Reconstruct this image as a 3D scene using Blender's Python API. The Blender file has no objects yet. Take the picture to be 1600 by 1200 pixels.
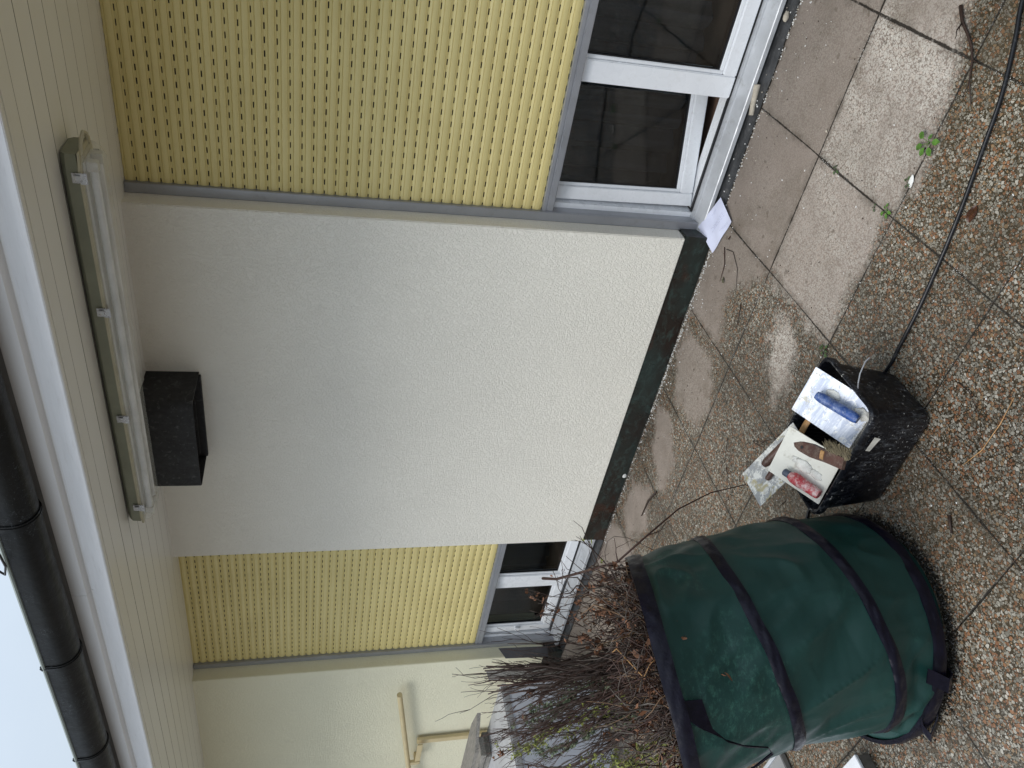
import bpy, bmesh, math, random
from mathutils import Vector, Matrix, noise
R = math.radians
C = bpy.context.scene.collection
random.seed(7)

# ------------------------------------------------------------------ camera, light, exposure
F, YAW, PIT, ROL = 1216.4819, 0.6761, 0.2541, 0.0133
CAM = Vector((0.9085, -2.5222, 1.8335))
fw = Vector((-math.sin(YAW)*math.cos(PIT), math.cos(YAW)*math.cos(PIT), -math.sin(PIT)))
r0 = Vector((math.cos(YAW), math.sin(YAW), 0)); u0 = r0.cross(fw)
rt = r0*math.cos(ROL) + u0*math.sin(ROL); up = u0*math.cos(ROL) - r0*math.sin(ROL)
cd = bpy.data.cameras.new('camera'); co = bpy.data.objects.new('camera', cd); C.objects.link(co)
cd.sensor_width = 36; cd.lens = F*36/1600; cd.clip_start = 0.05; cd.clip_end = 500
X_, Y_, Z_ = -up, rt, -fw          # the photograph was taken with the phone turned on its side
co.matrix_world = Matrix(((X_.x, Y_.x, Z_.x, CAM.x), (X_.y, Y_.y, Z_.y, CAM.y), (X_.z, Y_.z, Z_.z, CAM.z), (0, 0, 0, 1)))
bpy.context.scene.camera = co

SUN_EL, SUN_AZ = R(58), R(205)     # azimuth clockwise from +Y
w = bpy.data.worlds.new('World'); bpy.context.scene.world = w; w.use_nodes = True
nt = w.node_tree; nt.nodes.clear()
sky = nt.nodes.new('ShaderNodeTexSky'); sky.sky_type = 'NISHITA'; sky.sun_disc = False
sky.sun_elevation = SUN_EL; sky.sun_rotation = SUN_AZ; sky.air_density = 1.0; sky.dust_density = 3.0
tc = nt.nodes.new('ShaderNodeTexCoord')
nz = nt.nodes.new('ShaderNodeTexNoise'); nz.inputs['Scale'].default_value = 2.2; nz.inputs['Detail'].default_value = 6
rp = nt.nodes.new('ShaderNodeMapRange'); rp.inputs[1].default_value = 0.3; rp.inputs[2].default_value = 0.7
rp.inputs[3].default_value = 0.66; rp.inputs[4].default_value = 0.97
mx = nt.nodes.new('ShaderNodeMix'); mx.data_type = 'RGBA'
mx.inputs[7].default_value = (5.1, 5.8, 6.5, 1)                 # cloud layer, same radiance scale as the sky model
bg = nt.nodes.new('ShaderNodeBackground'); bg.inputs['Strength'].default_value = 0.10
wo = nt.nodes.new('ShaderNodeOutputWorld')
L = nt.links.new
L(tc.outputs['Generated'], nz.inputs['Vector']); L(nz.outputs['Fac'], rp.inputs[0]); L(rp.outputs[0], mx.inputs[0])
L(sky.outputs[0], mx.inputs[6]); sp_ = nt.nodes.new('ShaderNodeSeparateXYZ'); gr = nt.nodes.new('ShaderNodeMapRange'); vm = nt.nodes.new('ShaderNodeVectorMath'); vm.operation = 'SCALE'
gr.inputs[1].default_value = 0; gr.inputs[2].default_value = 1; gr.inputs[3].default_value = 0.62; gr.inputs[4].default_value = 1.62   # an overcast sky is brightest overhead
L(tc.outputs['Generated'], sp_.inputs[0]); L(sp_.outputs[2], gr.inputs[0]); L(mx.outputs[2], vm.inputs[0]); L(gr.outputs[0], vm.inputs['Scale']); L(vm.outputs[0], bg.inputs['Color']); L(bg.outputs[0], wo.inputs['Surface'])
sd = bpy.data.lights.new('sun', 'SUN'); so = bpy.data.objects.new('sun', sd); C.objects.link(so)
sd.energy = 1.35; sd.angle = R(40); sd.color = (1, 0.96, 0.9)
dirv = Vector((math.sin(SUN_AZ)*math.cos(SUN_EL), math.cos(SUN_AZ)*math.cos(SUN_EL), math.sin(SUN_EL)))
so.rotation_euler = (-dirv).to_track_quat('-Z', 'Y').to_euler()
vs = bpy.context.scene.view_settings
vs.view_transform = 'Standard'; vs.look = 'None'; vs.gamma = 1; vs.use_curve_mapping = False; vs.exposure = 0.76

# ------------------------------------------------------------------ node helpers
class NT:
    def __init__(s, name):
        s.m = bpy.data.materials.new(name); s.m.use_nodes = True; s.t = s.m.node_tree
        s.b = s.t.nodes['Principled BSDF']; s.co = s.t.nodes.new('ShaderNodeTexCoord').outputs['Object']
    def n(s, kind, **kw):
        nd = s.t.nodes.new('ShaderNode'+kind)
        for k, v in kw.items():
            if k.startswith('p_'): setattr(nd, k[2:], v)
            else:
                key = int(k[1:]) if k[0] == 'i' and k[1:].isdigit() else k
                if hasattr(v, 'links') or isinstance(v, bpy.types.NodeSocket): s.t.links.new(v, nd.inputs[key])
                else: nd.inputs[key].default_value = v
        return nd
    def noise(s, scale, detail=3, rough=0.5, dist=0, vec=None):
        return s.n('TexNoise', Vector=vec or s.co, Scale=scale, Detail=detail, Roughness=rough, Distortion=dist).outputs['Fac']
    def rng(s, v, a, b, c=0.0, d=1.0):
        return s.n('MapRange', i0=v, i1=a, i2=b, i3=c, i4=d).outputs[0]
    def mix(s, f, a, b, mode='MIX'):
        return s.n('Mix', p_data_type='RGBA', p_blend_type=mode, i0=f, i6=a, i7=b).outputs[2]
    def math(s, op, a, b=0.0):
        return s.n('Math', p_operation=op, i0=a, i1=b).outputs[0]
    def scl(s, x, y, z):
        return s.n('Mapping', Vector=s.co, Scale=(x, y, z)).outputs[0]
    def set(s, **kw):
        for k, v in kw.items():
            k = k.replace('_', ' ')
            if isinstance(v, bpy.types.NodeSocket): s.t.links.new(v, s.b.inputs[k])
            else: s.b.inputs[k].default_value = v
        return s
    def bump(s, h, dist, strength=1.0, prev=None):
        kw = dict(Height=h, Distance=dist, Strength=strength)
        if prev is not None: kw['Normal'] = prev
        o = s.n('Bump', **kw).outputs[0]; s.t.links.new(o, s.b.inputs['Normal']); return o
def col(r, g, b): return (r, g, b, 1)

def simple(name, c, rough=0.5, metal=0.0, var=0.12, scale=8, bump=0.0, bscale=200, spec=0.5, dirt=None, dirt_amt=0.5, stretch=None):
    t = NT(name); vec = t.scl(*stretch) if stretch else t.co
    f = t.noise(scale, 5, 0.6, vec=vec)
    c2 = tuple(x*(1-var*2.2) for x in c[:3])+(1,)
    base = t.mix(t.rng(f, 0.35, 0.7), c, c2)
    if dirt:
        d = t.rng(t.noise(scale*2.7, 6, 0.7, 0.4, vec), 0.56, 0.72, 0, dirt_amt)
        base = t.mix(d, base, dirt)
    t.set(Base_Color=base, Metallic=metal, Specular_IOR_Level=spec)
    t.set(Roughness=t.rng(t.noise(scale*3, 4), 0.3, 0.7, max(0.03, rough-0.08), min(1, rough+0.1)))
    if bump: t.bump(t.noise(bscale, 4, 0.6), bump)
    return t.m

M = {}
# rendered facade: scratched, wormy plaster
def stucco(name, c):
    t = NT(name)
    v = t.scl(1.0, 1.0, 0.62)
    a = t.noise(104, 2.5, 0.5, 1.3, v); b = t.noise(170, 2, 0.5, 0.0, t.co)
    big = t.noise(1.3, 4, 0.5)
    worm = t.rng(a, 0.42, 0.56)
    cc = t.mix(t.rng(big, 0.35, 0.65), c, tuple(x*0.95 for x in c[:3])+(1,))
    cc = t.mix(t.rng(t.noise(9, 5, 0.7), 0.6, 0.8, 0, 0.25), cc, col(0.56, 0.55, 0.47))
    t.set(Base_Color=cc, Roughness=0.85, Specular_IOR_Level=0.25)
    n1 = t.bump(worm, 0.0019, 0.9); t.bump(b, 0.0008, 0.5, n1)
    return t.m
M['stucco'] = stucco('cream_render', col(0.86, 0.83, 0.745))
M['stucco_left'] = stucco('cream_render_left', col(0.84, 0.81, 0.62))

# roller shutter slats
t = NT('yellow_slats')
f = t.noise(3, 4, vec=t.scl(1, 1, 1.6)); base = t.mix(t.rng(f, 0.35, 0.7), col(0.75, 0.64, 0.29), col(0.69, 0.58, 0.25))
st = t.rng(t.noise(1, 5, 0.65, 0.3, t.scl(7, 7, 55)), 0.60, 0.74, 0, 0.22); base = t.mix(st, base, col(0.36, 0.27, 0.12))
sp = t.rng(t.noise(75, 3, 0.6, 0.2, t.scl(1.5, 1, 1)), 0.735, 0.79, 0, 0.6); base = t.mix(sp, base, col(0.16, 0.11, 0.05))
t.set(Base_Color=base, Roughness=0.42, Specular_IOR_Level=0.45); t.bump(t.noise(60, 3), 0.0004); M['slat'] = t.m

M['alu'] = simple('grey_aluminium', col(0.42, 0.43, 0.46), 0.38, 0.55, 0.06, 5, 0.0002, 300, dirt=col(0.22, 0.21, 0.19), dirt_amt=0.35)
M['sill'] = simple('weathered_aluminium_sill', col(0.58, 0.60, 0.63), 0.42, 0.35, 0.08, 9, 0.0003, 240, dirt=col(0.26, 0.26, 0.24), dirt_amt=0.45)
M['pvc'] = simple('white_window_plastic', col(0.84, 0.86, 0.89), 0.28, 0, 0.03, 6, dirt=col(0.5, 0.47, 0.42), dirt_amt=0.18)
M['gasket'] = simple('black_gasket', col(0.012, 0.012, 0.014), 0.5)
M['dark_gap'] = simple('dark_slot_backing', col(0.035, 0.028, 0.02), 0.9)
M['soffit'] = simple('cream_soffit_boards', col(0.82, 0.815, 0.77), 0.26, 0, 0.02, 1.5, 0.0, 6, spec=0.5, stretch=(0.25, 2, 1))
for l_ in list(M['soffit'].node_tree.links):
    if l_.to_socket.name == 'Roughness': M['soffit'].node_tree.links.remove(l_)
M['soffit'].node_tree.nodes['Principled BSDF'].inputs['Roughness'].default_value = 0.32
M['fascia'] = simple('white_painted_fascia', col(0.84, 0.85, 0.87), 0.5, 0, 0.04, 14, 0.0005, 45, dirt=col(0.5, 0.48, 0.45), dirt_amt=0.25, stretch=(0.25, 3, 3))
M['drip'] = simple('grey_white_drip_board', col(0.84, 0.84, 0.84), 0.4, 0, 0.05, 5, stretch=(0.3, 3, 3))
M['flash_grey'] = simple('dull_lead_flashing', col(0.30, 0.30, 0.30), 0.55, 0.2, 0.1, 6)
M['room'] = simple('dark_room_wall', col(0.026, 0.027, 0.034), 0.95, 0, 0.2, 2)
M['room_floor'] = simple('brown_room_floor', col(0.16, 0.10, 0.07), 0.6, 0, 0.2, 6)
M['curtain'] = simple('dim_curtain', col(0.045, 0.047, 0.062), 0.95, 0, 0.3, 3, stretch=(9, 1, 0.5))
M['roof'] = simple('grey_green_roof_sheet', col(0.22, 0.25, 0.23), 0.5, 0.3, 0.1, 5)
M['bitumen'] = simple('wet_bitumen_strip', col(0.05, 0.052, 0.055), 0.38, 0, 0.25, 14, 0.002, 90, dirt=col(0.16, 0.155, 0.15), dirt_amt=0.55)

t = NT('dark_gutter')
v = t.co
scr = t.rng(t.noise(60, 7, 0.8, 2.5, v), 0.56, 0.66, 0, 1); patch = t.rng(t.noise(5.5, 4, 0.6, 0.6), 0.46, 0.64)
base = t.mix(t.rng(t.noise(3.5, 4), 0.35, 0.65), col(0.003, 0.0035, 0.004), col(0.007, 0.007, 0.006))
base = t.mix(t.math('MULTIPLY', scr, t.math('MULTIPLY', patch, 0.8)), base, col(0.15, 0.17, 0.19))
t.set(Base_Color=base, Roughness=t.rng(t.noise(18, 5, 0.7), 0.3, 0.7, 0.28, 0.5), Specular_IOR_Level=0.22); t.bump(t.noise(35, 4, 0.6), 0.0015); M['gutter'] = t.m

# copper flashing with tarnish and verdigris
t = NT('tarnished_copper_flashing')
base = t.mix(t.rng(t.noise(2.2, 3, 0.5, 0.3, t.scl(1, 1, 2)), 0.36, 0.64), col(0.020, 0.013, 0.010), col(0.022, 0.033, 0.030))
base = t.mix(t.rng(t.noise(5, 2, 0.4, 0.2), 0.62, 0.66, 0, 0.45), base, col(0.06, 0.022, 0.012))
base = t.mix(t.rng(t.noise(19, 6, 0.7, 0.5, t.scl(1, 1, 1.8)), 0.50, 0.72, 0, 0.8), base, col(0.05, 0.085, 0.078))
base = t.mix(t.rng(t.noise(50, 4, 0.7, 1.2, t.scl(0.4, 1, 2.5)), 0.68, 0.72, 0, 0.5), base, col(0.25, 0.27, 0.26))
t.set(Base_Color=base, Roughness=t.rng(t.noise(7, 4), 0.3, 0.7, 0.22, 0.42), Metallic=0.25); t.bump(t.noise(14, 4), 0.003); M['copper'] = t.m

# glass: a real thin pane, see-through with the reflection of its surface
def glass(name, tint):
    m = bpy.data.materials.new(name); m.use_nodes = True; nt = m.node_tree; nt.nodes.clear()
    o = nt.nodes.new('ShaderNodeOutputMaterial'); mx = nt.nodes.new('ShaderNodeMixShader')
    tr = nt.nodes.new('ShaderNodeBsdfTransparent'); tr.inputs[0].default_value = tint
    gl = nt.nodes.new('ShaderNodeBsdfGlossy'); gl.inputs['Roughness'].default_value = 0.015
    ge = nt.nodes.new('ShaderNodeNewGeometry'); dt = nt.nodes.new('ShaderNodeVectorMath'); dt.operation = 'DOT_PRODUCT'
    nt.links.new(ge.outputs['Normal'], dt.inputs[0]); nt.links.new(ge.outputs['Incoming'], dt.inputs[1])
    def mm(op, a, b=0.0):
        q = nt.nodes.new('ShaderNodeMath'); q.operation = op
        for k, v in enumerate((a, b)):
            if isinstance(v, bpy.types.NodeSocket): nt.links.new(v, q.inputs[k])
            else: q.inputs[k].default_value = v
        return q.outputs[0]
    fres = mm('ADD', 0.055, mm('MULTIPLY', 0.9, mm('POWER', mm('SUBTRACT', 1.0, mm('ABSOLUTE', dt.outputs['Value'])), 5.0)))   # Schlick: works on either side of a thin pane
    tcn = nt.nodes.new('ShaderNodeTexCoord'); no = nt.nodes.new('ShaderNodeTexNoise'); no.inputs['Scale'].default_value = 4
    bp = nt.nodes.new('ShaderNodeBump'); bp.inputs['Distance'].default_value = 0.0015
    nt.links.new(tcn.outputs['Object'], no.inputs['Vector']); nt.links.new(no.outputs['Fac'], bp.inputs['Height']); nt.links.new(bp.outputs[0], gl.inputs['Normal'])
    nt.links.new(fres, mx.inputs[0]); nt.links.new(tr.outputs[0], mx.inputs[1]); nt.links.new(gl.outputs[0], mx.inputs[2]); nt.links.new(mx.outputs[0], o.inputs[0])
    return m
M['glass'] = glass('window_glass', (0.72, 0.76, 0.76, 1))
t = NT('clear_diffuser'); t.set(Base_Color=col(0.80, 0.82, 0.78), Roughness=0.13, IOR=1.45, Alpha=0.20, Specular_IOR_Level=1.0)
t.bump(t.noise(5, 3, vec=t.scl(0.6, 10, 10)), 0.001); M['diffuser'] = t.m
M['lamp_base'] = simple('grey_green_lamp_housing', col(0.26, 0.27, 0.20), 0.5, 0, 0.08, 6, dirt=col(0.2, 0.2, 0.16), dirt_amt=0.3)
M['lamp_seal'] = simple('yellowed_seal', col(0.52, 0.48, 0.34), 0.5, 0, 0.1, 12)
M['reflector'] = simple('white_reflector_tray', col(0.72, 0.71, 0.66), 0.4, 0, 0.08, 6, dirt=col(0.35, 0.25, 0.12), dirt_amt=0.3)
M['tube'] = simple('unlit_tube', col(0.82, 0.83, 0.82), 0.15)
M['steel'] = simple('steel_clip', col(0.6, 0.6, 0.62), 0.28, 0.9, 0.1, 30)
M['duct'] = simple('black_bitumen_box', col(0.018, 0.018, 0.019), 0.62, 0, 0.25, 14, 0.002, 60, dirt=col(0.13, 0.13, 0.13), dirt_amt=0.6)

# ------------------------------------------------------------------ mesh helpers
class MB:
    def __init__(s): s.bm = bmesh.new()
    def box(s, x0, x1, y0, y1, z0, z1, bev=0.0, mat=0, M4=None):
        v = [s.bm.verts.new((x, y, z)) for x in (x0, x1) for y in (y0, y1) for z in (z0, z1)]
        fs = [s.bm.faces.new([v[i] for i in q]) for q in ((0, 1, 3, 2), (4, 6, 7, 5), (0, 4, 5, 1), (2, 3, 7, 6), (0, 2, 6, 4), (1, 5, 7, 3))]
        if bev:
            es = list({e for f in fs for e in f.edges})
            g = bmesh.ops.bevel(s.bm, geom=es, offset=bev, segments=2, affect='EDGES', clamp_overlap=True)
            fs = list({f for f in g['faces']} | {f for f in fs if f.is_valid}); v = list({q for f in fs for q in f.verts})
        if M4 is not None:
            for q in v: q.co = M4 @ q.co
        for f in fs: f.material_index = mat
        return s
    def tube(s, pts, rad, n=8, cap=True, mat=0, flat=None):
        pts = [Vector(p) for p in pts]; k = len(pts)
        if not hasattr(rad, '__len__'): rad = [rad]*k
        rings = []; ref = None
        for i, p in enumerate(pts):
            d = (pts[min(i+1, k-1)] - pts[max(i-1, 0)]).normalized()
            if ref is None:
                ref = Vector((0, 0, 1)) if abs(d.z) < 0.9 else Vector((1, 0, 0))
            a = d.cross(ref).normalized(); b = a.cross(d).normalized(); ref = b
            rings.append([s.bm.verts.new(p + a*math.cos(2*math.pi*j/n)*rad[i] + b*math.sin(2*math.pi*j/n)*rad[i]*(flat or 1)) for j in range(n)])
        for i in range(k-1):
            for j in range(n):
                f = s.bm.faces.new((rings[i][j], rings[i][(j+1) % n], rings[i+1][(j+1) % n], rings[i+1][j])); f.material_index = mat
        if cap:
            for rg in (rings[0], rings[-1]):
                f = s.bm.faces.new(rg); f.material_index = mat
        return s
    def extr_x(s, prof, x0, x1, closed=True, segs=1, mat=0):
        n = len(prof); cols = [[s.bm.verts.new((x0+(x1-x0)*i/segs, y, z)) for y, z in prof] for i in range(segs+1)]
        for i in range(segs):
            for j in range(n if closed else n-1):
                f = s.bm.faces.new((cols[i][j], cols[i][(j+1) % n], cols[i+1][(j+1) % n], cols[i+1][j])); f.material_index = mat
        if closed:
            s.bm.faces.new(cols[0]).material_index = mat; s.bm.faces.new(cols[-1]).material_index = mat
        return s
    def quad(s, a, b, c, d, mat=0):
        f = s.bm.faces.new([s.bm.verts.new(p) for p in (a, b, c, d)]); f.material_index = mat; return s
    def prism(s, pts, thick, nrm=Vector((0, 0, 1)), mat=0):
        a = [s.bm.verts.new(Vector(p)) for p in pts]; b = [s.bm.verts.new(Vector(p)+nrm*thick) for p in pts]; n = len(pts)
        s.bm.faces.new(a).material_index = mat; s.bm.faces.new(b).material_index = mat
        for i in range(n): s.bm.faces.new((a[i], a[(i+1) % n], b[(i+1) % n], b[i])).material_index = mat
        return s
    def build(s, name, mats, parent=None, smooth=False, ang=40):
        bmesh.ops.recalc_face_normals(s.bm, faces=s.bm.faces[:])
        me = bpy.data.meshes.new(name); s.bm.to_mesh(me); s.bm.free()
        for m in (mats if isinstance(mats, (list, tuple)) else [mats]): me.materials.append(m)
        o = bpy.data.objects.new(name, me); C.objects.link(o)
        if parent:
            o.parent = parent; o.matrix_parent_inverse = Matrix.Identity(4)
            o.location = -world_loc(parent)
        if smooth:
            for p in me.polygons: p.use_smooth = True
            if ang: me.set_sharp_from_angle(angle=R(ang))
        return o
def world_loc(o):
    v = Vector(o.location)
    while o.parent: o = o.parent; v += Vector(o.location)
    return v
def tag(o, label=None, cat=None, group=None, kind=None):
    if label: o['label'] = label
    if cat: o['category'] = cat
    if group: o['group'] = group
    if kind: o['kind'] = kind
    return o
def thing(name, loc, label, cat, group=None):
    o = bpy.data.objects.new(name, None); C.objects.link(o); o.location = loc; o.empty_display_size = 0.05
    return tag(o, label, cat, group)
def fn(x, y, z=0, s=1.0): return noise.noise(Vector((x*s, y*s, z*s)))

# ------------------------------------------------------------------ terrace paving (setting)
S1 = [((-.712, .129), (-.849, .156), (-.922, .058), (-.901, -.065), (-.743, .001))]            # wet stain
DRY = [((1.2, .56), (1.2, -.40), (.633, -.384), (.538, -.419), (.424, -.468), (.299, -.493), (.208, -.519), (.096, -.509), (-.021, -.477), (-.149, -.485), (-.258, -.472), (-.391, -.473), (-.515, -.504), (-.511, -.251), (-.506, -.02), (-.62, .10), (-.70, .20), (-.80, .236), (-.90, .18), (-.99, .13), (-1.02, .52), (-.6, .6)),
       ((-1.10, .46), (-1.072, .159), (-1.248, -.006), (-1.43, .05), (-1.457, .312), (-1.288, .44)),
       ((-.648, -.139), (-.54, -.234), (-.766, -.411), (-.929, -.376), (-.782, -.223)),
       ((-1.62, .45), (-1.545, .286), (-1.763, .081), (-1.961, .133), (-1.845, .361)),
       ((-2.156, .418), (-2.051, .218), (-2.244, .108), (-2.482, .263), (-2.404, .394)),
       ((-2.6, .52), (-2.45, .15), (-3.0, .05), (-4.5, .1), (-5.0, .5), (-4.0, .56))]
def inpoly(x, y, P):
    c = False; n = len(P); d = 9
    for i in range(n):
        x1, y1 = P[i]; x2, y2 = P[i-1]
        if (y1 > y) != (y2 > y) and x < (x2-x1)*(y-y1)/(y2-y1)+x1: c = not c
        dx, dy = x2-x1, y2-y1; tt = max(0, min(1, ((x-x1)*dx+(y-y1)*dy)/(dx*dx+dy*dy+1e-9)))
        d = min(d, math.hypot(x-x1-tt*dx, y-y1-tt*dy))
    return d if c else -d
def dryness(x, y):
    if y < -.62 or x < -5.2 or x > 1.4: return 0.0
    v = max(inpoly(x, y, P) for P in DRY); v = min(v, -max(inpoly(x, y, P) for P in S1))
    v += 0.035*fn(x, y, 3.3, 7) + 0.02*fn(x, y, 1.3, 21)
    return max(0, min(1, 0.5 + v/0.09))
bm = bmesh.new(); da = bm.verts.layers.float.new('dry')
xs = [-30, -18, -10, -7] + [-5.5+0.025*i for i in range(int(7.3/0.025)+1)] + [2.5, 5, 12, 30]
ys = [-30, -16, -8, -4, -2.4] + [-1.8+0.025*i for i in range(int(2.3/0.025)+1)] + [0.53, 0.56, 0.8]
grid = []
for x in xs:
    c = []
    for y in ys:
        v = bm.verts.new((x, y, 0)); v[da] = dryness(x, y); c.append(v)
    grid.append(c)
for i in range(len(xs)-1):
    for j in range(len(ys)-1): bm.faces.new((grid[i][j], grid[i+1][j], grid[i+1][j+1], grid[i][j+1]))
me = bpy.data.meshes.new('terrace_floor'); bm.to_mesh(me); bm.free()
floor = bpy.data.objects.new('terrace_floor', me); C.objects.link(floor); tag(floor, 'washed pebble concrete paving slabs, wet at the front and dry by the wall', 'paving', kind='structure')

t = NT('pebble_slabs')
co_ = t.co
dryA = t.n('Attribute', p_attribute_name='dry').outputs['Fac']
dry = t.rng(t.math('ADD', dryA, t.rng(t.noise(16, 7, 0.75), 0.25, 0.75, -0.5, 0.5)), 0.18, 0.82)
sep = t.n('SeparateXYZ', Vector=co_); X, Y = sep.outputs[0], sep.outputs[1]
# joints every 0.5 m, slightly wandering
wob = t.rng(t.noise(1.7, 2), 0.3, 0.7, -0.003, 0.003)
def joint(s):
    q = t.math('DIVIDE', t.math('ADD', s, wob), 0.5); fr = t.math('FRACT', q)
    return t.math('MULTIPLY', t.math('MINIMUM', fr, t.math('SUBTRACT', 1.0, fr)), 0.5)
jd = t.math('MINIMUM', joint(X), joint(Y))
jd = t.math('ADD', jd, t.rng(t.noise(60, 4, 0.7), 0.25, 0.75, -0.0022, 0.0022))
jw = t.rng(t.noise(2.7, 4, .6), .35, .65, -.0012, .0030)
jmask = t.math('MULTIPLY', t.rng(t.math('SUBTRACT', jd, jw), 0.0008, 0.0030, 1, 0), t.rng(t.noise(19, 4, .6), .30, .42, .35, 1))
jdirt = t.rng(jd, 0.0, 0.03, 1, 0)
cellx = t.math('FLOOR', t.math('DIVIDE', X, 0.5)); celly = t.math('FLOOR', t.math('DIVIDE', Y, 0.5))
cell = t.n('CombineXYZ', i0=cellx, i1=celly, i2=0.0).outputs[0]
slab = t.n('TexWhiteNoise', Vector=cell).outputs['Value']
# stones
warp = t.n('TexNoise', Vector=co_, Scale=60.0, Detail=2.0).outputs['Color']
wv = t.n('VectorMath', p_operation='MULTIPLY_ADD', i0=warp, i1=(0.006, 0.006, 0), i2=co_).outputs[0]
def stones(scale, seed):
    mp = t.n('Mapping', Vector=wv, Scale=(scale, scale*0.86, 0.001), Location=(seed, seed*1.7, 0), Rotation=(0, 0, seed)).outputs[0]
    a = t.n('TexVoronoi', p_voronoi_dimensions='2D', Vector=mp, Scale=1.0, Randomness=1.0)
    e = t.n('TexVoronoi', p_voronoi_dimensions='2D', p_feature='DISTANCE_TO_EDGE', Vector=mp, Scale=1.0, Randomness=1.0)
    s = t.n('SeparateColor', Color=a.outputs['Color'])
    return e.outputs['Distance'], s.outputs[0], s.outputs[1], s.outputs[2], a.outputs['Distance']
def ramp(f, stops):
    r = t.n('ValToRGB', Fac=f); cr = r.color_ramp; cr.interpolation = 'CONSTANT'
    while len(cr.elements) < len(stops): cr.elements.new(0.5)
    for e, (p, c) in zip(cr.elements, stops): e.position = p; e.color = c
    return r.outputs[0]
STC_ = [(0, col(.38, .38, .35)), (.18, col(.24, .24, .22)), (.30, col(.50, .50, .47)), (.42, col(.37, .19, .105)), (.53, col(.26, .13, .075)), (.63, col(.36, .25, .155)), (.73, col(.14, .115, .085)), (.85, col(.29, .28, .25)), (.94, col(.66, .66, .63))]
STC = [(p_, col(c_[0]*.80, c_[1]*.765, c_[2]*.71)) for p_, c_ in STC_]
e1, r1, g1, b1, f1_ = stones(102, 0.3); e2, r2, g2, b2, f2_ = stones(180, 2.1)
def blob(e, f, g, b, keep):
    rad = t.rng(g, 0, 1, 0.35, 0.68)
    m_ = t.math('MINIMUM', t.rng(t.math('SUBTRACT', rad, f), 0.0, 0.07), t.rng(e, 0.045, 0.085))
    return t.math('MULTIPLY', m_, t.math('LESS_THAN', b, keep))
s1 = blob(e1, f1_, g1, b1, t.rng(slab, 0, 1, 0.84, 0.66)); s2 = blob(e2, f2_, g2, b2, 0.80)
c1, c2 = ramp(r1, STC), ramp(r2, STC)
matrix = t.mix(t.noise(9, 5, 0.6), col(.022, .016, .009), col(.050, .037, .021))
wet = t.mix(s2, matrix, c2); wet = t.mix(s1, wet, c1)
stone = t.math('MAXIMUM', s1, s2)
wet = t.mix(t.rng(t.noise(2.3, 5, 0.65), 0.36, 0.64, 0.0, 0.70), wet, t.mix(0.50, wet, col(.075, .058, .036)))     # thin silt lying over the stones
damp = t.rng(t.noise(1.6, 5, .6, .4), .38, .62, .62, 1.0)
wet = t.mix(1.0, wet, t.n('CombineColor', i0=damp, i1=t.math('MULTIPLY', damp, .985), i2=t.math('MULTIPLY', damp, .96)).outputs[0], 'MULTIPLY')
# dry, cement-veiled surface
dbase = t.mix(t.rng(t.noise(6, 6, 0.65), 0.3, 0.7), col(.29, .245, .215), col(.215, .178, .152))
dbase = t.mix(t.rng(t.noise(130, 4, 0.7), 0.45, 0.75, 0, 0.45), dbase, col(.20, .17, .145))
rowf = t.rng(Y, -0.006, 0.006, 1.0, 0.22)
fleck = t.math('MULTIPLY', stone, t.math('MULTIPLY', rowf, t.rng(t.math('ADD', slab, t.rng(t.noise(3.1, 4, .6), 0.3, 0.7, -.5, .5)), 0.0, 0.9, 0.25, 0.95)))
dcol = t.mix(t.math('MULTIPLY', fleck, 0.95), dbase, t.mix(0.70, t.mix(s1, c2, c1), col(.80, .77, .71)))
dcol = t.mix(t.rng(t.noise(70, 4, .7), .60, .72, 0, .5), dcol, col(.13, .11, .09))
dcol = t.mix(t.rng(t.noise(26, 2, 0.4), 0.68, 0.72, 0, 0.6), dcol, col(.12, .10, .08))
dcol = t.mix(t.rng(t.noise(2.6, 6, 0.7, .5), 0.48, 0.66, 0, 0.45), dcol, col(.17, .145, .12))                    # old droppings and spots
c = t.mix(dry, wet, dcol)
c = t.mix(t.math('MULTIPLY', jdirt, t.rng(t.noise(9, 5, .6), 0.42, 0.66, 0, 0.85)), c, col(.05, .042, .030))
grit = t.math('MULTIPLY', t.math('MULTIPLY', t.rng(t.noise(4, 3), .52, .62), t.math('GREATER_THAN', t.noise(210, 1, .5), 0.64)), t.rng(jd, .002, .012, 1, 0))
tone = t.rng(slab, 0, 1, 0, .28); c = t.mix(tone, c, col(.10, .08, .055))
c = t.mix(t.math('MULTIPLY', t.rng(t.noise(5, 6, .7, .4), .55, .70, 0, .5), dry), c, col(.15, .12, .09))
c = t.mix(t.math('MULTIPLY', jmask, 0.94), c, col(.016, .013, .010)); c = t.mix(grit, c, col(.75, .75, .72))
t.set(Base_Color=c, Specular_IOR_Level=t.rng(dry, 0, 1, 0.6, 0.2))
t.set(Roughness=t.math('ADD', t.rng(dry, 0, 1, 0.20, 0.78), t.rng(t.noise(30, 4, .7), .3, .7, 0, 0.28)))
h = t.math('ADD', t.math('MULTIPLY', stone, t.rng(dry, 0, 1, 1.0, 0.35)), t.math('MULTIPLY', t.noise(180, 3), 0.6))
h = t.math('SUBTRACT', h, t.math('MULTIPLY', jmask, 3.0))
n1 = t.bump(h, 0.0016, 0.9); t.bump(t.math('ADD', t.noise(3, 3), t.math('MULTIPLY', slab, 0.0)), 0.01, 0.5, n1)
me.materials.append(t.m)

# ------------------------------------------------------------------ the house
ZC = 2.555                                   # underside of the eaves
house = thing('house', (-0.6, 0.5, 0), 'cream rendered house front with yellow roller shutters and boarded eaves over the terrace', 'house')
XR, XL, XW = -0.633, -2.787, -4.05          # pier right edge, pier left edge, left wall right edge
RY = 0.585                                   # face of the guide rails
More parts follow.
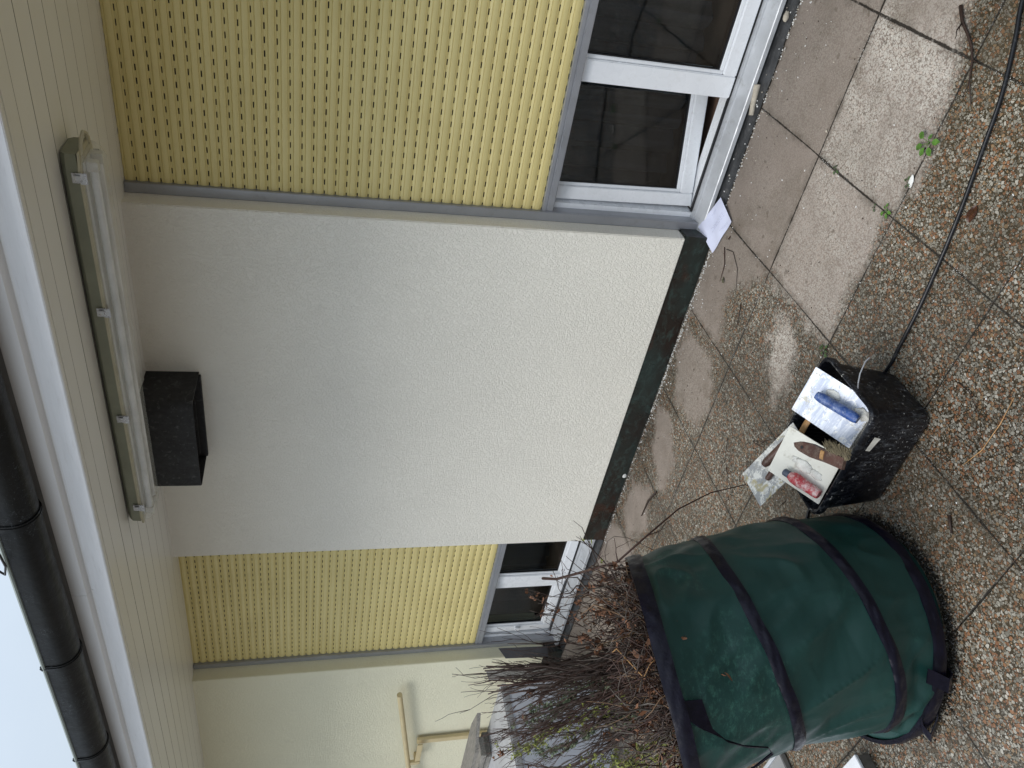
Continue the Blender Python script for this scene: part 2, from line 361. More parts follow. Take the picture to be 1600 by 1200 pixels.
# walls
def wallpiece(x0, x1, label, mat):
    b = MB(); b.box(x0, x1, 0.5, 0.86, 0.142, 2.62, 0.004); b.box(x0+0.016, x1-0.016, 0.518, 0.84, -0.02, 0.15)
    o = b.build('wall', M[mat], house); o['label'] = label; return o
wallpiece(XL, XR, 'broad cream render wall between the two windows', 'stucco')
wallpiece(-9.0, XW, 'cream render wall beyond the far window', 'stucco_left')
b = MB(); b.box(2.2, 6.0, 0.5, 0.86, -0.02, 2.62); b.build('wall', M['stucco'], house)
for x0, x1 in ((XL, XR), (-9.0, XW)):
    b = MB(); prof = [(0.505, 0.0), (0.5065, 0.060), (0.511, 0.1415), (0.521, 0.1415), (0.521, 0.0)]
    b.extr_x(prof, x0-0.002, x1+0.006, segs=30)
    b.box(x1+0.0065, x1+0.0095, 0.506, 0.66, 0.0, 0.139)
    for v in b.bm.verts: v.co.y += 0.0035*fn(v.co.x*2.5, v.co.z*9, 1) 
    o = b.build('flashing', M['copper'], house, True, 30)
# eaves: boards, fascia, drip board
b = MB(); y = -0.372; prof = [(-0.484, ZC+0.012), (-0.484, ZC), (-0.462, ZC), (-0.462, ZC+0.005), (-0.456, ZC+0.005), (-0.456, ZC-0.001), (-0.376, ZC-0.001), (-0.376, ZC+0.009), (-0.368, ZC+0.009)]
y = -0.366
while y < 0.62:
    prof += [(y, ZC+0.006), (y+0.0008, ZC+.0018), (y+.045, ZC+.0010), (y+0.102, ZC-.0020), (y+0.107, ZC+0.001), (y+0.1075, ZC+0.006)]; y += 0.117
prof += [(0.84, ZC+0.01), (0.84, ZC+0.03), (-0.484, ZC+0.03)]
b.extr_x(prof, -9.0, 4.0); sf_ = b.build('soffit', M['soffit'], house)
M['joint'] = simple('painted_gap_shade', col(0.20, 0.185, 0.155), 0.8, 0, .2, 12)  # dark colour painted in as the shadow gaps between soffit boards
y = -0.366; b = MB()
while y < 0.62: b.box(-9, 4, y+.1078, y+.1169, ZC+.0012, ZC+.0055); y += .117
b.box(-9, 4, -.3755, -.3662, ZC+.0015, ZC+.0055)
tag(b.build('joint_shade_strips', M['joint'], sf_), kind='stuff')
b = MB(); b.box(-9, 4, -0.502, -0.4845, ZC-0.004, 2.612, 0.0025); b.build('fascia', M['fascia'], house)
b = MB()
for x0, x1 in ((-9, -1.741), (-1.739, 4)):
    b.extr_x([(-0.494, 2.6135), (-0.494, 2.622), (-0.505, 2.624), (-0.520, 2.632), (-0.522, 2.660), (-0.516, 2.685), (-0.485, 2.686), (-0.485, 2.6135)], x0, x1)
b.build('drip_board', M['drip'], house, True, 20)
b = MB(); b.box(-9, 4, -0.512, -0.486, 2.687, 2.80); b.build('lead_flashing', M['flash_grey'], house)
b = MB(); b.extr_x([(-0.60, 2.800), (-0.60, 2.808), (0.9, 3.05), (4.5, 3.05), (4.5, 2.95), (0.9, 2.62), (-0.48, 2.62), (-0.48, 2.79)], -9, 4); b.build('roof', M['roof'], house)
# gutter
GC, GZ, GR = -0.590, 2.745, 0.070
def gprof(r): return [(GC+r, 2.79)] + [(GC+r*math.cos(a), GZ+r*math.sin(a)) for a in [-math.pi*i/18 for i in range(19)]] + [(GC-r, 2.781)]
b = MB(); outer = gprof(GR); inner = gprof(GR-0.003)
b.extr_x(outer+inner[::-1], -9, 4, True, 60)
for v in b.bm.verts:
    v.co.z += 0.0015*fn(v.co.x*1.2, v.co.y*9, 5)
gut = b.build('gutter', M['gutter'], house, True, 50)
b = MB(); b.tube([(-9, GC-GR+0.001, 2.784), (4, GC-GR+0.001, 2.784)], 0.0075, 8); b.build('rim', M['roof'], gut, True)
for gx in (1.1, 0.34, -0.43, -1.2, -1.985, -2.69, -3.43, -4.2, -4.95, -5.7):
    b = MB(); rr = GR+0.0035
    pr = [(GC+rr, 2.79)] + [(GC+rr*math.cos(a), GZ+rr*math.sin(a)) for a in [-math.pi*i/18 for i in range(19)]] + [(GC-rr, 2.79), (GC-rr+0.004, 2.797)]
    pi = [(y_+(GC-y_)*0.06, z_+(GZ-z_)*0.06) for y_, z_ in pr]
    b.extr_x(pr+pi[::-1], gx-0.013, gx+0.013); b.extr_x([(p[0]+(p[0]-GC)*.03, p[1]+(p[1]-GZ)*.03) for p in pr]+pr[::-1], gx-0.004, gx+0.004)
    b.build('gutter_bracket', M['gutter'], gut, True, 40)
b = MB(); b.tube([(-1.22, -0.70, 2.80), (-1.25, -0.705, 2.775), (-1.33, -0.70, 2.770), (-1.385, -0.69, 2.785), (-1.37, -0.68, 2.81)], 0.004, 6)
b.build('gutter_clip_wire', M['gasket'], gut, True)

# windows with roller shutters ------------------------------------------------
def shutter(x0, x1, zbot, left_rail, right_rail, lab):
    sh = bpy.data.objects.new('roller_shutter', None); C.objects.link(sh); sh.parent = house; sh.location = Vector((x0, 0.6, zbot)) - Vector(house.location)
    sh['label'] = lab
    P = 0.04543; zt = 2.60; b = MB()
    face = [(0.0040, .6122), (0.0043, .6092), (0.0058, .6074), (0.0080, .6066), (0.0094, .6092), (0.0112, .6064), (0.0180, .6040), (0.0260, .6034), (0.0325, .6044), (0.0345, .6080), (0.0362, .6056), (0.0410, .6074), (0.0446, .6096), (0.0452, .6122)]
    z = zbot; k = 0
    while z < zt:
        jy = random.uniform(-.0006, .0006); jz = random.uniform(-.0004, .0004)
        pr = [(y_+jy, z+d+jz) for d, y_ in face]
        b.extr_x(pr, x0, x1, False, 6)
        xx = x0 + ((k*0.37) % 1)*0.004
        while xx < x1:                                   # perforated hinge strip between two slats
            b.quad((xx, .6112, z-0.0010), (min(xx+0.0263, x1), .6112, z-0.0010), (min(xx+0.0263, x1), .6112, z+0.0046), (xx, .6112, z+0.0044)); xx += 0.0493
        z += P; k += 1
    cu = b.build('slat_curtain', M['slat'], sh, True, 25)
    b = MB(); b.box(x0, x1, .6155, .631, zbot+0.003, zt); b.build('added_shade_backing', M['dark_gap'], sh)  # added dark sheet, shows as shade through the slots
    b = MB(); b.extr_x([(.600, zbot-.052), (.597, zbot-.048), (.597, zbot-.024), (.601, zbot-.022), (.601, zbot-.018), (.597, zbot-.016), (.597, zbot-.002), (.602, zbot+.001), (.626, zbot+.001), (.626, zbot-.052)], x0+.002, x1-.002)
    b.build('bottom_bar', M['alu'], sh, True, 30)
    for rx in (left_rail, right_rail):
        b = MB(); b.box(rx, rx+.043, RY, .600, .036, ZC, .0025); b.box(rx, rx+.043, .6005, .645, .036, ZC)
        b.build('guide_rail', M['alu'], sh)
    b = MB(); cx = x0+.006; b.box(cx, cx+.030, .590, .5965, zbot-.060, zbot-.006, .003); b.build('end_stop', M['pvc'], sh)
    return sh
def bar_frame(b, x0, x1, z0, z1, wl, wr, wb, wt, y0, dep):
    """mitre-free sash: stiles full height, rails between, stepped glazing bead"""
    b.box(x0, x0+wl, y0, y0+dep, z0, z1, .004); b.box(x1-wr, x1, y0, y0+dep, z0, z1, .004)
    b.box(x0+wl-.0005, x1-wr+.0005, y0+.0006, y0+dep-.0006, z0+.0004, z0+wb, .004); b.box(x0+wl-.0005, x1-wr+.0005, y0+.0006, y0+dep-.0006, z1-wt, z1-.0004, .004)
def sash(parent, x0, x1, z0, z1, wl, wr, wb, wt, y0, dep, M4=None):
    fr = MB(); bd = .016
    bar_frame(fr, x0, x1, z0, z1, wl-bd, wr-bd, wb-bd, wt-bd, y0, dep)
    a0, a1, c0, c1 = x0+wl-bd-.001, x1-wr+bd+.001, z0+wb-bd-.001, z1-wt+bd+.001
    yb = y0+.011
    fr.box(a0, x0+wl, yb, yb+.02, c0, c1, .003); fr.box(x1-wr, a1, yb, yb+.02, c0, c1, .003)
    fr.box(x0+wl-.0005, x1-wr+.0005, yb+.0006, yb+.0194, c0, z0+wb, .003); fr.box(x0+wl-.0005, x1-wr+.0005, yb+.0006, yb+.0194, z1-wt, c1, .003)
    gk = MB(); g = .005; yg = yb+.006
    gx0, gx1, gz0, gz1 = x0+wl, x1-wr, z0+wb, z1-wt
    gk.box(gx0, gx0+g, yg, yg+.012, gz0, gz1); gk.box(gx1-g, gx1, yg, yg+.012, gz0, gz1); gk.box(gx0+g, gx1-g, yg, yg+.012, gz0, gz0+g); gk.box(gx0+g, gx1-g, yg, yg+.012, gz1-g, gz1)
    gl = MB(); gl.quad((gx0, yg+.009, gz0), (gx1, yg+.009, gz0), (gx1, yg+.009, gz1), (gx0, yg+.009, gz1))
    gl2 = gl.quad((gx0, yg+.027, gz0), (gx1, yg+.027, gz0), (gx1, yg+.027, gz1), (gx0, yg+.027, gz1))
    if M4 is not None:
        for q in (fr, gk, gl):
            for v in q.bm.verts: v.co = M4 @ v.co
    f = fr.build('sash', M['pvc'], parent); gk.build('gasket', M['gasket'], f); gl.build('pane', M['glass'], f)
    return f
def window(x0, x1, lab):
    wn = bpy.data.objects.new('window', None); C.objects.link(wn); wn.parent = house; wn.location = Vector((x0, 0.65, 0)) - Vector(house.location); wn['label'] = lab
    b = MB(); b.box(x0+.002, x0+.066, .645, .73, .068, 2.62, .003); b.box(x1-.074, x1-.002, .645, .73, .068, 2.62, .003)
    b.box(x0+.0745, x1-.0745, .650, .745, .040, .072, .002); b.box(x0+.0745, x1-.0745, .652, .728, 2.52, 2.60)
    b.box(x0+.0745, x1-.0745, .6535, .6575, .0725, .080)
    b.build('frame', M['pvc'], wn)
    b = MB(); b.box(x0+.0745, x1-.0745, .6375, .652, .0795, .0865); b.build('dark_gap_strip', M['gasket'], wn)  # added black strip draws the dark gap between sill and sashes
    b = MB(); b.extr_x([(.556, .026), (.556, .043), (.559, .046), (.620, .066), (.6205, .073), (.630, .076), (.6485, .079), (.6485, .026)], x0+.006, x1-.002)
    b.build('sill', M['sill'], wn, True, 25)
    return wn
def room(x0, x1, lab):
    b = MB()
    b.box(x0-.0, x1, 3.6, 3.7, -.1, 2.7); b.box(x0-.1, x0, .87, 3.7, -.1, 2.7); b.box(x1, x1+.1, .87, 3.7, -.1, 2.7); b.box(x0-.1, x1+.1, .75, 3.7, 2.63, 2.7)
    b.box(x0+.2, x0+1.0, 2.2, 2.9, .04, 1.9); b.box(x0+1.3, x0+1.34, 1.3, 3.5, .04, 2.2)
    o = b.build('room', M['room'], house)
    b = MB(); b.box(x0, x1, .7455, 3.6, -.05, .03); b.build('floor', M['room_floor'], o)
    b = MB()
    n = 40; vs_ = []
    for i in range(n+1):
        xx = x0+.1+(1.0)*i/n; yy = 1.05+.03*math.sin(i*1.3)+.01*math.sin(i*2.9)
        vs_.append((b.bm.verts.new((xx, yy, .08)), b.bm.verts.new((xx, yy, 2.4))))
    for i in range(n): b.bm.faces.new((vs_[i][0], vs_[i+1][0], vs_[i+1][1], vs_[i][1]))
    b.build('curtain', M['curtain'], o, True)
rs = shutter(XR+.006, 2.194, .829, XR+.001, 2.157, 'yellow roller shutter over the near window, its bottom bar above two open panes')
ls = shutter(XW+.006, XL-.006, .652, XW+.001, XL-.044, 'yellow roller shutter over the far window, lowered further than the near one')
wr = window(XR, 2.2, 'near window with one leaf swung inwards')
hinge = Matrix.Translation((-.543, .668, 0)) @ Matrix.Rotation(R(18.0), 4, 'Z') @ Matrix.Rotation(R(-0.9), 4, 'Y') @ Matrix.Translation((.556, -.665, 0))
lf = sash(wr, -.556, .066, .078, 2.45, .075, .075, .080, .08, .665, .055, hinge); lf['label'] = 'window leaf swung inwards beside the left jamb'
sash(wr, -.018, 1.30, .087, 2.50, .108, .10, .078, .08, .633, .018)
sash(wr, 1.30, 2.12, .087, 2.50, .09, .09, .078, .08, .633, .018)
wl = window(XW, XL, 'far window, half hidden by the twigs in the green bag')
sash(wl, -3.375, -2.70, .087, 2.50, .092, .08, .078, .08, .640, .05)
sash(wl, -3.965, -3.376, .087, 2.50, .078, .085, .078, .08, .655, .04)
b = MB(); b.box(-3.935, -3.905, .632, .6545, .33, .36, .004); b.build('handle', M['pvc'], wl)
room(XR-.2, 2.4, ''); room(XW-.2, XL+.2, '')

# bitumen strip between sill and slabs (setting)
for i, (x0, x1) in enumerate(((XR+.010, 2.2), (XW+.010, XL-.003))):
    b = MB(); n = 60
    pr = [(.497, .004), (.515, .007), (.545, .010), (.572, .013), (.574, .040)]
    b.extr_x(pr, x0, x1, False, n)
    for v in b.bm.verts:
        if v.co.y < .56: v.co.z += .004*abs(fn(v.co.x*14, v.co.y*30, 2)); v.co.y += .006*fn(v.co.x*9, 1.3, i) if v.co.y < .51 else 0
    tag(b.build('drain_strip', M['bitumen'], None, True, 60), ('dark wet bitumen strip under the sill of the near window' if i == 0 else 'dark wet strip under the sill of the far window'), 'strip', kind='structure')

# ------------------------------------------------------------------ lamp under the eaves
lamp = thing('fluorescent_lamp', (-.95, -.07, ZC), 'long unlit fluorescent lamp with clear cover and steel clips under the eaves', 'lamp')
x0, x1 = -1.765, -.165
def chamf(b, prof, xa, xb, taper=.02, ts=.6, segs=1, mat=0):
    """profile extruded along x with its ends drawn in"""
    cy = sum(p[0] for p in prof)/len(prof); zt = max(p[1] for p in prof)
    st = [(xa, ts), (xa+taper*.35, .86+.14*ts*.2), (xa+taper, 1), (xb-taper, 1), (xb-taper*.35, .86+.14*ts*.2), (xb, ts)]
    rings = [[b.bm.verts.new((x, cy+(y-cy)*k, zt+(z-zt)*(.5+.5*k))) for y, z in prof] for x, k in st]
    n = len(prof)
    for i in range(len(rings)-1):
        for j in range(n): b.bm.faces.new((rings[i][j], rings[i][(j+1) % n], rings[i+1][(j+1) % n], rings[i+1][j])).material_index = mat
    b.bm.faces.new(rings[0]); b.bm.faces.new(rings[-1])
b = MB(); yc = -.073
chamf(b, [(yc-.060, ZC-.004), (yc-.076, ZC-.018), (yc-.080, ZC-.052), (yc+.080, ZC-.052), (yc+.076, ZC-.018), (yc+.060, ZC-.004)], x0, x1, .05, .8)
hs = b.build('housing', M['lamp_base'], lamp, True, 30)
b = MB(); chamf(b, [(yc-.084, ZC-.0525), (yc-.084, ZC-.060), (yc+.084, ZC-.060), (yc+.084, ZC-.0525)], x0-.006, x1+.006, .05, .82); b.build('seal', M['lamp_seal'], lamp, True, 30)
b = MB(); chamf(b, [(yc-.060, ZC-.0605), (yc-.060, ZC-.066), (yc+.060, ZC-.066), (yc+.060, ZC-.0605)], x0+.03, x1-.03, .02, .9); b.build('reflector_tray', M['reflector'], lamp, True, 30)
for s in (-1, 1):
    b = MB(); b.tube([(x0+.06, yc+s*.032, ZC-.083), (x1-.06, yc+s*.032, ZC-.083)], .0125, 16); tb = b.build('tube', M['tube'], lamp, True, 50)
for s in (-1, 1):
    for xx in (x0+.045, x1-.045): b = MB(); b.box(xx-.016, xx+.016, yc+s*.032-.014, yc+s*.032+.014, ZC-.098, ZC-.0665, .002); b.build('tube_holder', M['reflector'], lamp)
b = MB(); dp = []
for i in range(15):
    a = math.pi*i/14; ca, sa = math.cos(a), math.sin(a)
    dp.append((yc-.079*(abs(ca)**.55)*(1 if ca > 0 else -1), ZC-.061-.047*sa**.7))
n = len(dp)
st = [(x0+.004, .72, .45), (x0+.02, .90, .8), (x0+.045, 1, 1)] + [(x0+.045+(x1-x0-.09)*i/10, 1, 1) for i in range(1, 10)] + [(x1-.045, 1, 1), (x1-.02, .90, .8), (x1-.004, .72, .45)]
rings = [[b.bm.verts.new((x, yc+(y-yc)*k, ZC-.061+(z-ZC+.061)*kz)) for y, z in dp] for x, k, kz in st]
for i in range(len(rings)-1):
    for j in range(n-1): b.bm.faces.new((rings[i][j], rings[i][j+1], rings[i+1][j+1], rings[i+1][j]))
b.bm.faces.new(rings[0]); b.bm.faces.new(rings[-1])
b.build('cover', M['diffuser'], lamp, True, 60)
for cx in (-.228, -.704, -1.177, -1.657):
    for s in (-1, 1):
        b = MB(); yy = yc+s*.086
        b.box(cx-.016, cx+.016, yy-.004, yy+.001, ZC-.066, ZC-.034, .001); b.box(cx-.018, cx+.018, yy-.007, yy-.003, ZC-.076, ZC-.056, .0015); b.box(cx-.011, cx+.011, yy-.010, yy-.006, ZC-.058, ZC-.040, .001)
        if s > 0:
            for v in b.bm.verts: v.co.y = 2*yy-v.co.y
        b.build('clip', M['steel'], lamp)
b = MB(); b.tube([(x1-.01, yc-.05, ZC-.058), (x1+.03, yc-.03, ZC-.060), (x1+.045, yc, ZC-.061), (x1+.03, yc+.03, ZC-.060), (x1-.01, yc+.05, ZC-.058)], .006, 6); b.build('end_tab', M['lamp_seal'], lamp, True)

# ------------------------------------------------------------------ black duct box on the wall
b = MB(); zl = 2.331
def duct_ring(off, z):
    xa, xb, yf, yb = -1.995+off, -1.468-off, .266+off, .4995
    pts = [(xb, yb)]
    for i in range(7):
        a = i/6*math.pi/2; rr = .035-off*.5; pts.append((xb-rr+rr*math.cos(a), yf+rr-rr*math.sin(a)))
    for i in range(7):
        a = math.pi/2+i/6*math.pi/2; rr = .030-off*.5; pts.append((xa+rr+rr*math.cos(a), yf+rr-rr*math.sin(a)))
    pts.append((xa, yb))
    return [(x, y, z) for x, y in pts]
zs = [ZC+.01, ZC-.05, ZC-.12, ZC-.19, zl]
O = [[b.bm.verts.new(p) for p in duct_ring(0, z)] for z in zs]; I = [[b.bm.verts.new(p) for p in duct_ring(.006, z)] for z in zs]
for rr in (O, I):
    for i in range(len(zs)-1):
        for j in range(len(rr[0])-1): b.bm.faces.new((rr[i][j], rr[i][j+1], rr[i+1][j+1], rr[i+1][j]))
for j in range(len(O[0])-1): b.bm.faces.new((O[-1][j], O[-1][j+1], I[-1][j+1], I[-1][j]))
for rr in (O, I):
    for v in rr[-1]: v.co.z += .006*fn(v.co.x*19, v.co.y*19, 4); 
for rr in O:
    for v in rr: v.co += Vector((.004*fn(v.co.x*6, v.co.z*8, 1), .005*fn(v.co.x*5, v.co.z*7, 2), 0)) if v.co.y < .49 else Vector((0, 0, 0))
duct = b.build('duct_box', M['duct'], None, True, 50); tag(duct, 'black bitumen coated duct box open at the bottom, high on the cream wall', 'duct')
b = MB(); b.box(-1.985, -1.478, .474, .494, zl-.012, ZC, .002); b.box(-1.90, -1.55, .40, .404, zl+.01, ZC)
for v in b.bm.verts: v.co.z += .010*fn(v.co.x*11, v.co.y*9, 2) if v.co.z < 2.4 else 0
b.build('back_sheet', M['duct'], duct)

# ------------------------------------------------------------------ handrail on the far wall
M['cream_metal'] = simple('cream_painted_metal', col(.62, .51, .29), .5, 0, .06, 9, dirt=col(.30, .2, .1), dirt_amt=.25)
hr = thing('handrail', (-5.07, .45, 0), 'cream painted handrail with bracket and post on the far cream wall', 'handrail')
b = MB(); b.tube([(-4.30, .42, 1.187), (-5.9, .42, .957)], .0195, 14); b.build('rail', M['cream_metal'], hr, True, 40)
b = MB(); b.box(-5.115, -5.055, .455, .480, .0, .985, .003); b.build('post', M['cream_metal'], hr)
b = MB(); b.box(-5.36, -5.32, .41, .435, .945, 1.045, .002); b.box(-5.32, -5.058, .415, .425, .945, .985, .002); b.build('bracket', M['cream_metal'], hr)
for x_ in (-5.345,):
    b = MB(); b.box(x_-.02, x_+.02, .43, .4995, .955, .985, .002); b.build('wall_plate', M['cream_metal'], hr)

# ------------------------------------------------------------------ storage box and boards on it, far left
M['box_plastic'] = simple('pale_blue_grey_plastic', col(.66, .69, .78), .4, 0, .06, 3, .0008, 12, dirt=col(.3, .3, .28), dirt_amt=.3)
M['box_trim'] = simple('grey_plastic_trim', col(.42, .43, .45), .45)
M['greywood'] = simple('weathered_grey_wood', col(.27, .255, .23), .8, 0, .25, 5, .0015, 60, dirt=col(.12, .11, .09), dirt_amt=.5, stretch=(3, 26, 26))
sb = thing('storage_box', (-3.95, -.75, 0), 'pale blue grey plastic storage box behind the green bag', 'box')
b = MB(); b.box(-4.35, -3.605, -1.70, .035, .0, .585, .012); bo = b.build('body', M['box_plastic'], sb)

b = MB(); b.box(-4.355, -3.598, -1.705, .042, .586, .632, .008); b.build('lid', M['box_trim'], sb)
b = MB(); P_ = [(-3.93, .035, .712), (-4.16, .085, .712), (-5.1, .06, .712), (-5.1, -.11, .712), (-4.2, -.10, .712)]
b.prism(P_, .024); tag(b.build('pointed_board', M['greywood']), 'weathered grey board with a pointed tip lying over the storage box', 'board')
b = MB(); b.box(-4.9, -4.12, -.16, -.03, .676, .7115, .003); tag(b.build('short_board', M['greywood']), 'darker grey board under the pointed board by the far wall', 'board')
b = MB(); b.box(-4.34, -4.16, -.15, .02, .633, .6755, .004); tag(b.build('wood_block', M['greywood']), 'small grey block holding the boards up on the storage box', 'block')

# ------------------------------------------------------------------ things at the lower left edge of the floor
M['white_slab'] = simple('white_glazed_edge', col(.70, .72, .76), .4, 0, .05, 9)
M['grey_core'] = simple('grey_stone_core', col(.16, .145, .125), .8, 0, .2, 30, .001, 150)
b = MB(); b.box(-1.95, -1.438, -2.1, -1.553, .0, .046, .003); 
wb = b.build('stone_block', M['grey_core']); tag(wb, 'grey stone block with white top on the wet slabs by the bag', 'block')
b = MB(); b.box(-1.952, -1.436, -2.1, -1.551, .0465, .058, .002); b.build('white_top', M['white_slab'], wb)
b = MB(); b.box(-2.55, -1.90, -2.0, -1.32, .003, .028, .003); db = b.build('dark_plate', M['flash_grey']); tag(db, 'dark metal plate with a pale edge on the floor behind the bag', 'plate')
b = MB(); b.box(-2.55, -1.90, -1.3195, -1.306, .003, .034, .002); b.build('edge_strip', M['sill'], db)

# ------------------------------------------------------------------ green garden bag
RG = [  # centre, radius, tilt of the hoop plane (normal a,b,1)
    (Vector((-1.085, -1.275, .004)), .315, .0, .0), (Vector((-1.095, -1.283, .055)), .360, -.04, -.02), (Vector((-1.045, -1.292, .222)), .346, -.32, -.18),
    (Vector((-1.062, -1.321, .517)), .330, -.48, -.10), (Vector((-1.100, -1.375, .800)), .332, -.43, .08)]
HS = [0, .05, .27, .60, .94]
def lerp_ring(h):
    for i in range(len(HS)-1):
        if h <= HS[i+1] or i == len(HS)-2:
            s = (h-HS[i])/(HS[i+1]-HS[i])
            def cr(f):
                p0, p1, p2, p3 = (f(RG[max(i-1, 0)]), f(RG[i]), f(RG[i+1]), f(RG[min(i+2, len(RG)-1)]))
                return p1*1.0 + (p2-p0)*(.5*s) + (p0*2.0-p1*5.0+p2*4.0-p3)*(.5*s*s) + (p1*3.0-p0-p2*3.0+p3)*(.5*s*s*s) if i > 1 else p1*(1-s)+p2*s
            return cr(lambda q: q[0]), cr(lambda q: q[1]), cr(lambda q: q[2]), cr(lambda q: q[3])
def ring_pt(h, th, dr=0.0, lift=0.0):
    c, r, a, bb = lerp_ring(h); n = Vector((a, bb, 1)).normalized(); u = Vector((0, 1, 0)).cross(n).normalized(); v = n.cross(u)
    d = u*math.cos(th)+v*math.sin(th); p = c + d*(r+dr) + n*lift
    if p.z < .004: p.z = .004
    return p, d
def hoopness(h): return min(abs(h-q) for q in HS)
def wr_(h, th):
    q = hoopness(h); k = min(1, q/.10)
    x, y = math.cos(th), math.sin(th)
    w_ = .010*fn(x*2.2+h*2.0, y*2.2-h*1.5, h*1.3, 1.5)*k
    w_ += .012*k*math.sin(th*9+h*14+2.5*fn(x, y, h, 2))*max(0, fn(x*1.3, y*1.3, h*2+4, 1.3)+.30)
    w_ += .007*k*(1-abs(fn(x*3+h*4, y*3, h*3+9, 1.4))*3.2)
    if h < .62:                                          # slack folds running up from the left foot of the bag
        tw = max(0, 1-abs(th_wrap(th)+1.15)/1.0); ph = th*13+h*(17 if h > .27 else 30); w_ += .013*k*tw*(1-2*abs(math.sin(ph*.5))**.7)
    return w_ - .006*k
def th_wrap(a): return (a+math.pi) % (2*math.pi)-math.pi
NT_, NH = 260, 190
b = MB(); rows = []
for i in range(NH+1):
    h = HS[-1]*i/NH
    rows.append([b.bm.verts.new(ring_pt(h, 2*math.pi*j/NT_, wr_(h, 2*math.pi*j/NT_))[0]) for j in range(NT_)])
for i in range(NH):
    for j in range(NT_): b.bm.faces.new((rows[i][j], rows[i][(j+1) % NT_], rows[i+1][(j+1) % NT_], rows[i+1][j]))
b.bm.faces.new(rows[0][::-1])
# inside wall and contents floor
rin = []
for i in range(13):
    h = HS[-1]-(HS[-1]-.35)*i/12; rin.append([b.bm.verts.new(ring_pt(h, 2*math.pi*j/65, -.006-.03*min(1, i/2))[0]) for j in range(65)])
for i in range(12):
    for j in range(65): b.bm.faces.new((rin[i][j], rin[i][(j+1) % 65], rin[i+1][(j+1) % 65], rin[i+1][j])).material_index = 1
b.bm.faces.new(rin[-1]).material_index = 1
t = NT('green_bag_fabric')
base = t.mix(t.rng(t.noise(4, 4), .35, .65), col(.0075, .036, .031), col(.009, .041, .036))
chalk = t.math('MULTIPLY', t.rng(t.noise(38, 8, .82, .3, t.scl(1, 1, 1.6)), .50, .66, 0, 1), t.rng(t.noise(3.4, 3, .5), .53, .64, 0, .75)); base = t.mix(chalk, base, col(.040, .125, .095))
drt = t.rng(t.noise(3, 5, .6), .60, .76, 0, .35); base = t.mix(drt, base, col(.006, .020, .019))
t.set(Base_Color=base, Roughness=t.rng(t.noise(10, 5), .3, .7, .36, .58), Specular_IOR_Level=.32)
n1 = t.bump(t.noise(5, 3, .5, .5), .012, .6); cv = t.n('Mapping', Vector=t.co, Rotation=(.55, -.75, .6), Scale=(2.6, 2.6, 8.0)).outputs[0]; n1 = t.bump(t.noise(1, 2, .4, .5, cv), .018, .55, n1); n2 = t.bump(t.noise(20, 3, .55, .5, t.scl(1, 1, .6)), .0016, .5, n1); t.bump(t.noise(500, 2), .0003, .5, n2)
M['bag'] = t.m
M['bag_in'] = simple('dark_bag_lining', col(.008, .016, .014), .7)
M['webbing'] = simple('navy_webbing', col(.005, .0045, .012), .36, 0, .2, 25, .0015, 60, spec=.2, dirt=col(.022, .022, .034), dirt_amt=.35)
bag = thing('garden_bag', (-1.09, -1.28, 0), 'large dark green pop-up garden bag full of twigs and prunings', 'bag')
b.build('body', [M['bag'], M['bag_in']], bag, True, 60)
def band(name, h0, width, dr, seam=0):
    b = MB(); n = 180; k = 6; ring = []
    for j in range(n):
        th = 2*math.pi*j/n; cc = []
        wv_ = .005*fn(math.cos(th)*3, math.sin(th)*3, h0*7)
        for i in range(k+1):
            l = width*(i/k-.5); bul = .0035*math.sin(math.pi*i/k)+.0018*math.sin(th*31+i+5*fn(math.cos(th)*2, math.sin(th)*2, i*.3))*math.sin(math.pi*i/k)
            p, d = ring_pt(h0, th, dr+bul + .0025*fn(math.cos(th)*6, math.sin(th)*6, i*.4), l+wv_); cc.append(b.bm.verts.new(p))
        for i in (k, 0):
            p, d = ring_pt(h0, th, dr-.012, width*(i/k-.5)+wv_); cc.append(b.bm.verts.new(p))
        ring.append(cc)
    m = len(ring[0])
    for j in range(n):
        for i in range(m): b.bm.faces.new((ring[j][i], ring[j][(i+1) % m], ring[(j+1) % n][(i+1) % m], ring[(j+1) % n][i]))
    return b.build(name, M['webbing'], bag, True, 60)
band('bottom_band', .058, .042, .003); band('hoop_band', .27, .034, .004); band('hoop_band', .60, .034, .004); band('rim_band', .930, .044, .005)
def strap(name, pts, wdt, wdir, thick=.004):
    b = MB(); L_ = []; n = len(pts)
    for i, p in enumerate(pts):
        p = Vector(p); wd = Vector(wdir[i] if isinstance(wdir, list) else wdir).normalized(); tg = (Vector(pts[min(i+1, n-1)])-Vector(pts[max(i-1, 0)])).normalized(); nn = tg.cross(wd).normalized()*thick/2
        hw = wd*(wdt[i] if isinstance(wdt, list) else wdt)/2
        L_.append([b.bm.verts.new(q) for q in (p-hw-nn, p+hw-nn, p+hw+nn, p-hw+nn)])
    for i in range(n-1):
        for j in range(4): b.bm.faces.new((L_[i][j], L_[i][(j+1) % 4], L_[i+1][(j+1) % 4], L_[i+1][j]))
    b.bm.faces.new(L_[0]); b.bm.faces.new(L_[-1][::-1]); return b.build(name, M['webbing'], bag, True, 50)
def on_bag(h, th, dr): return ring_pt(h, th, dr)[0]
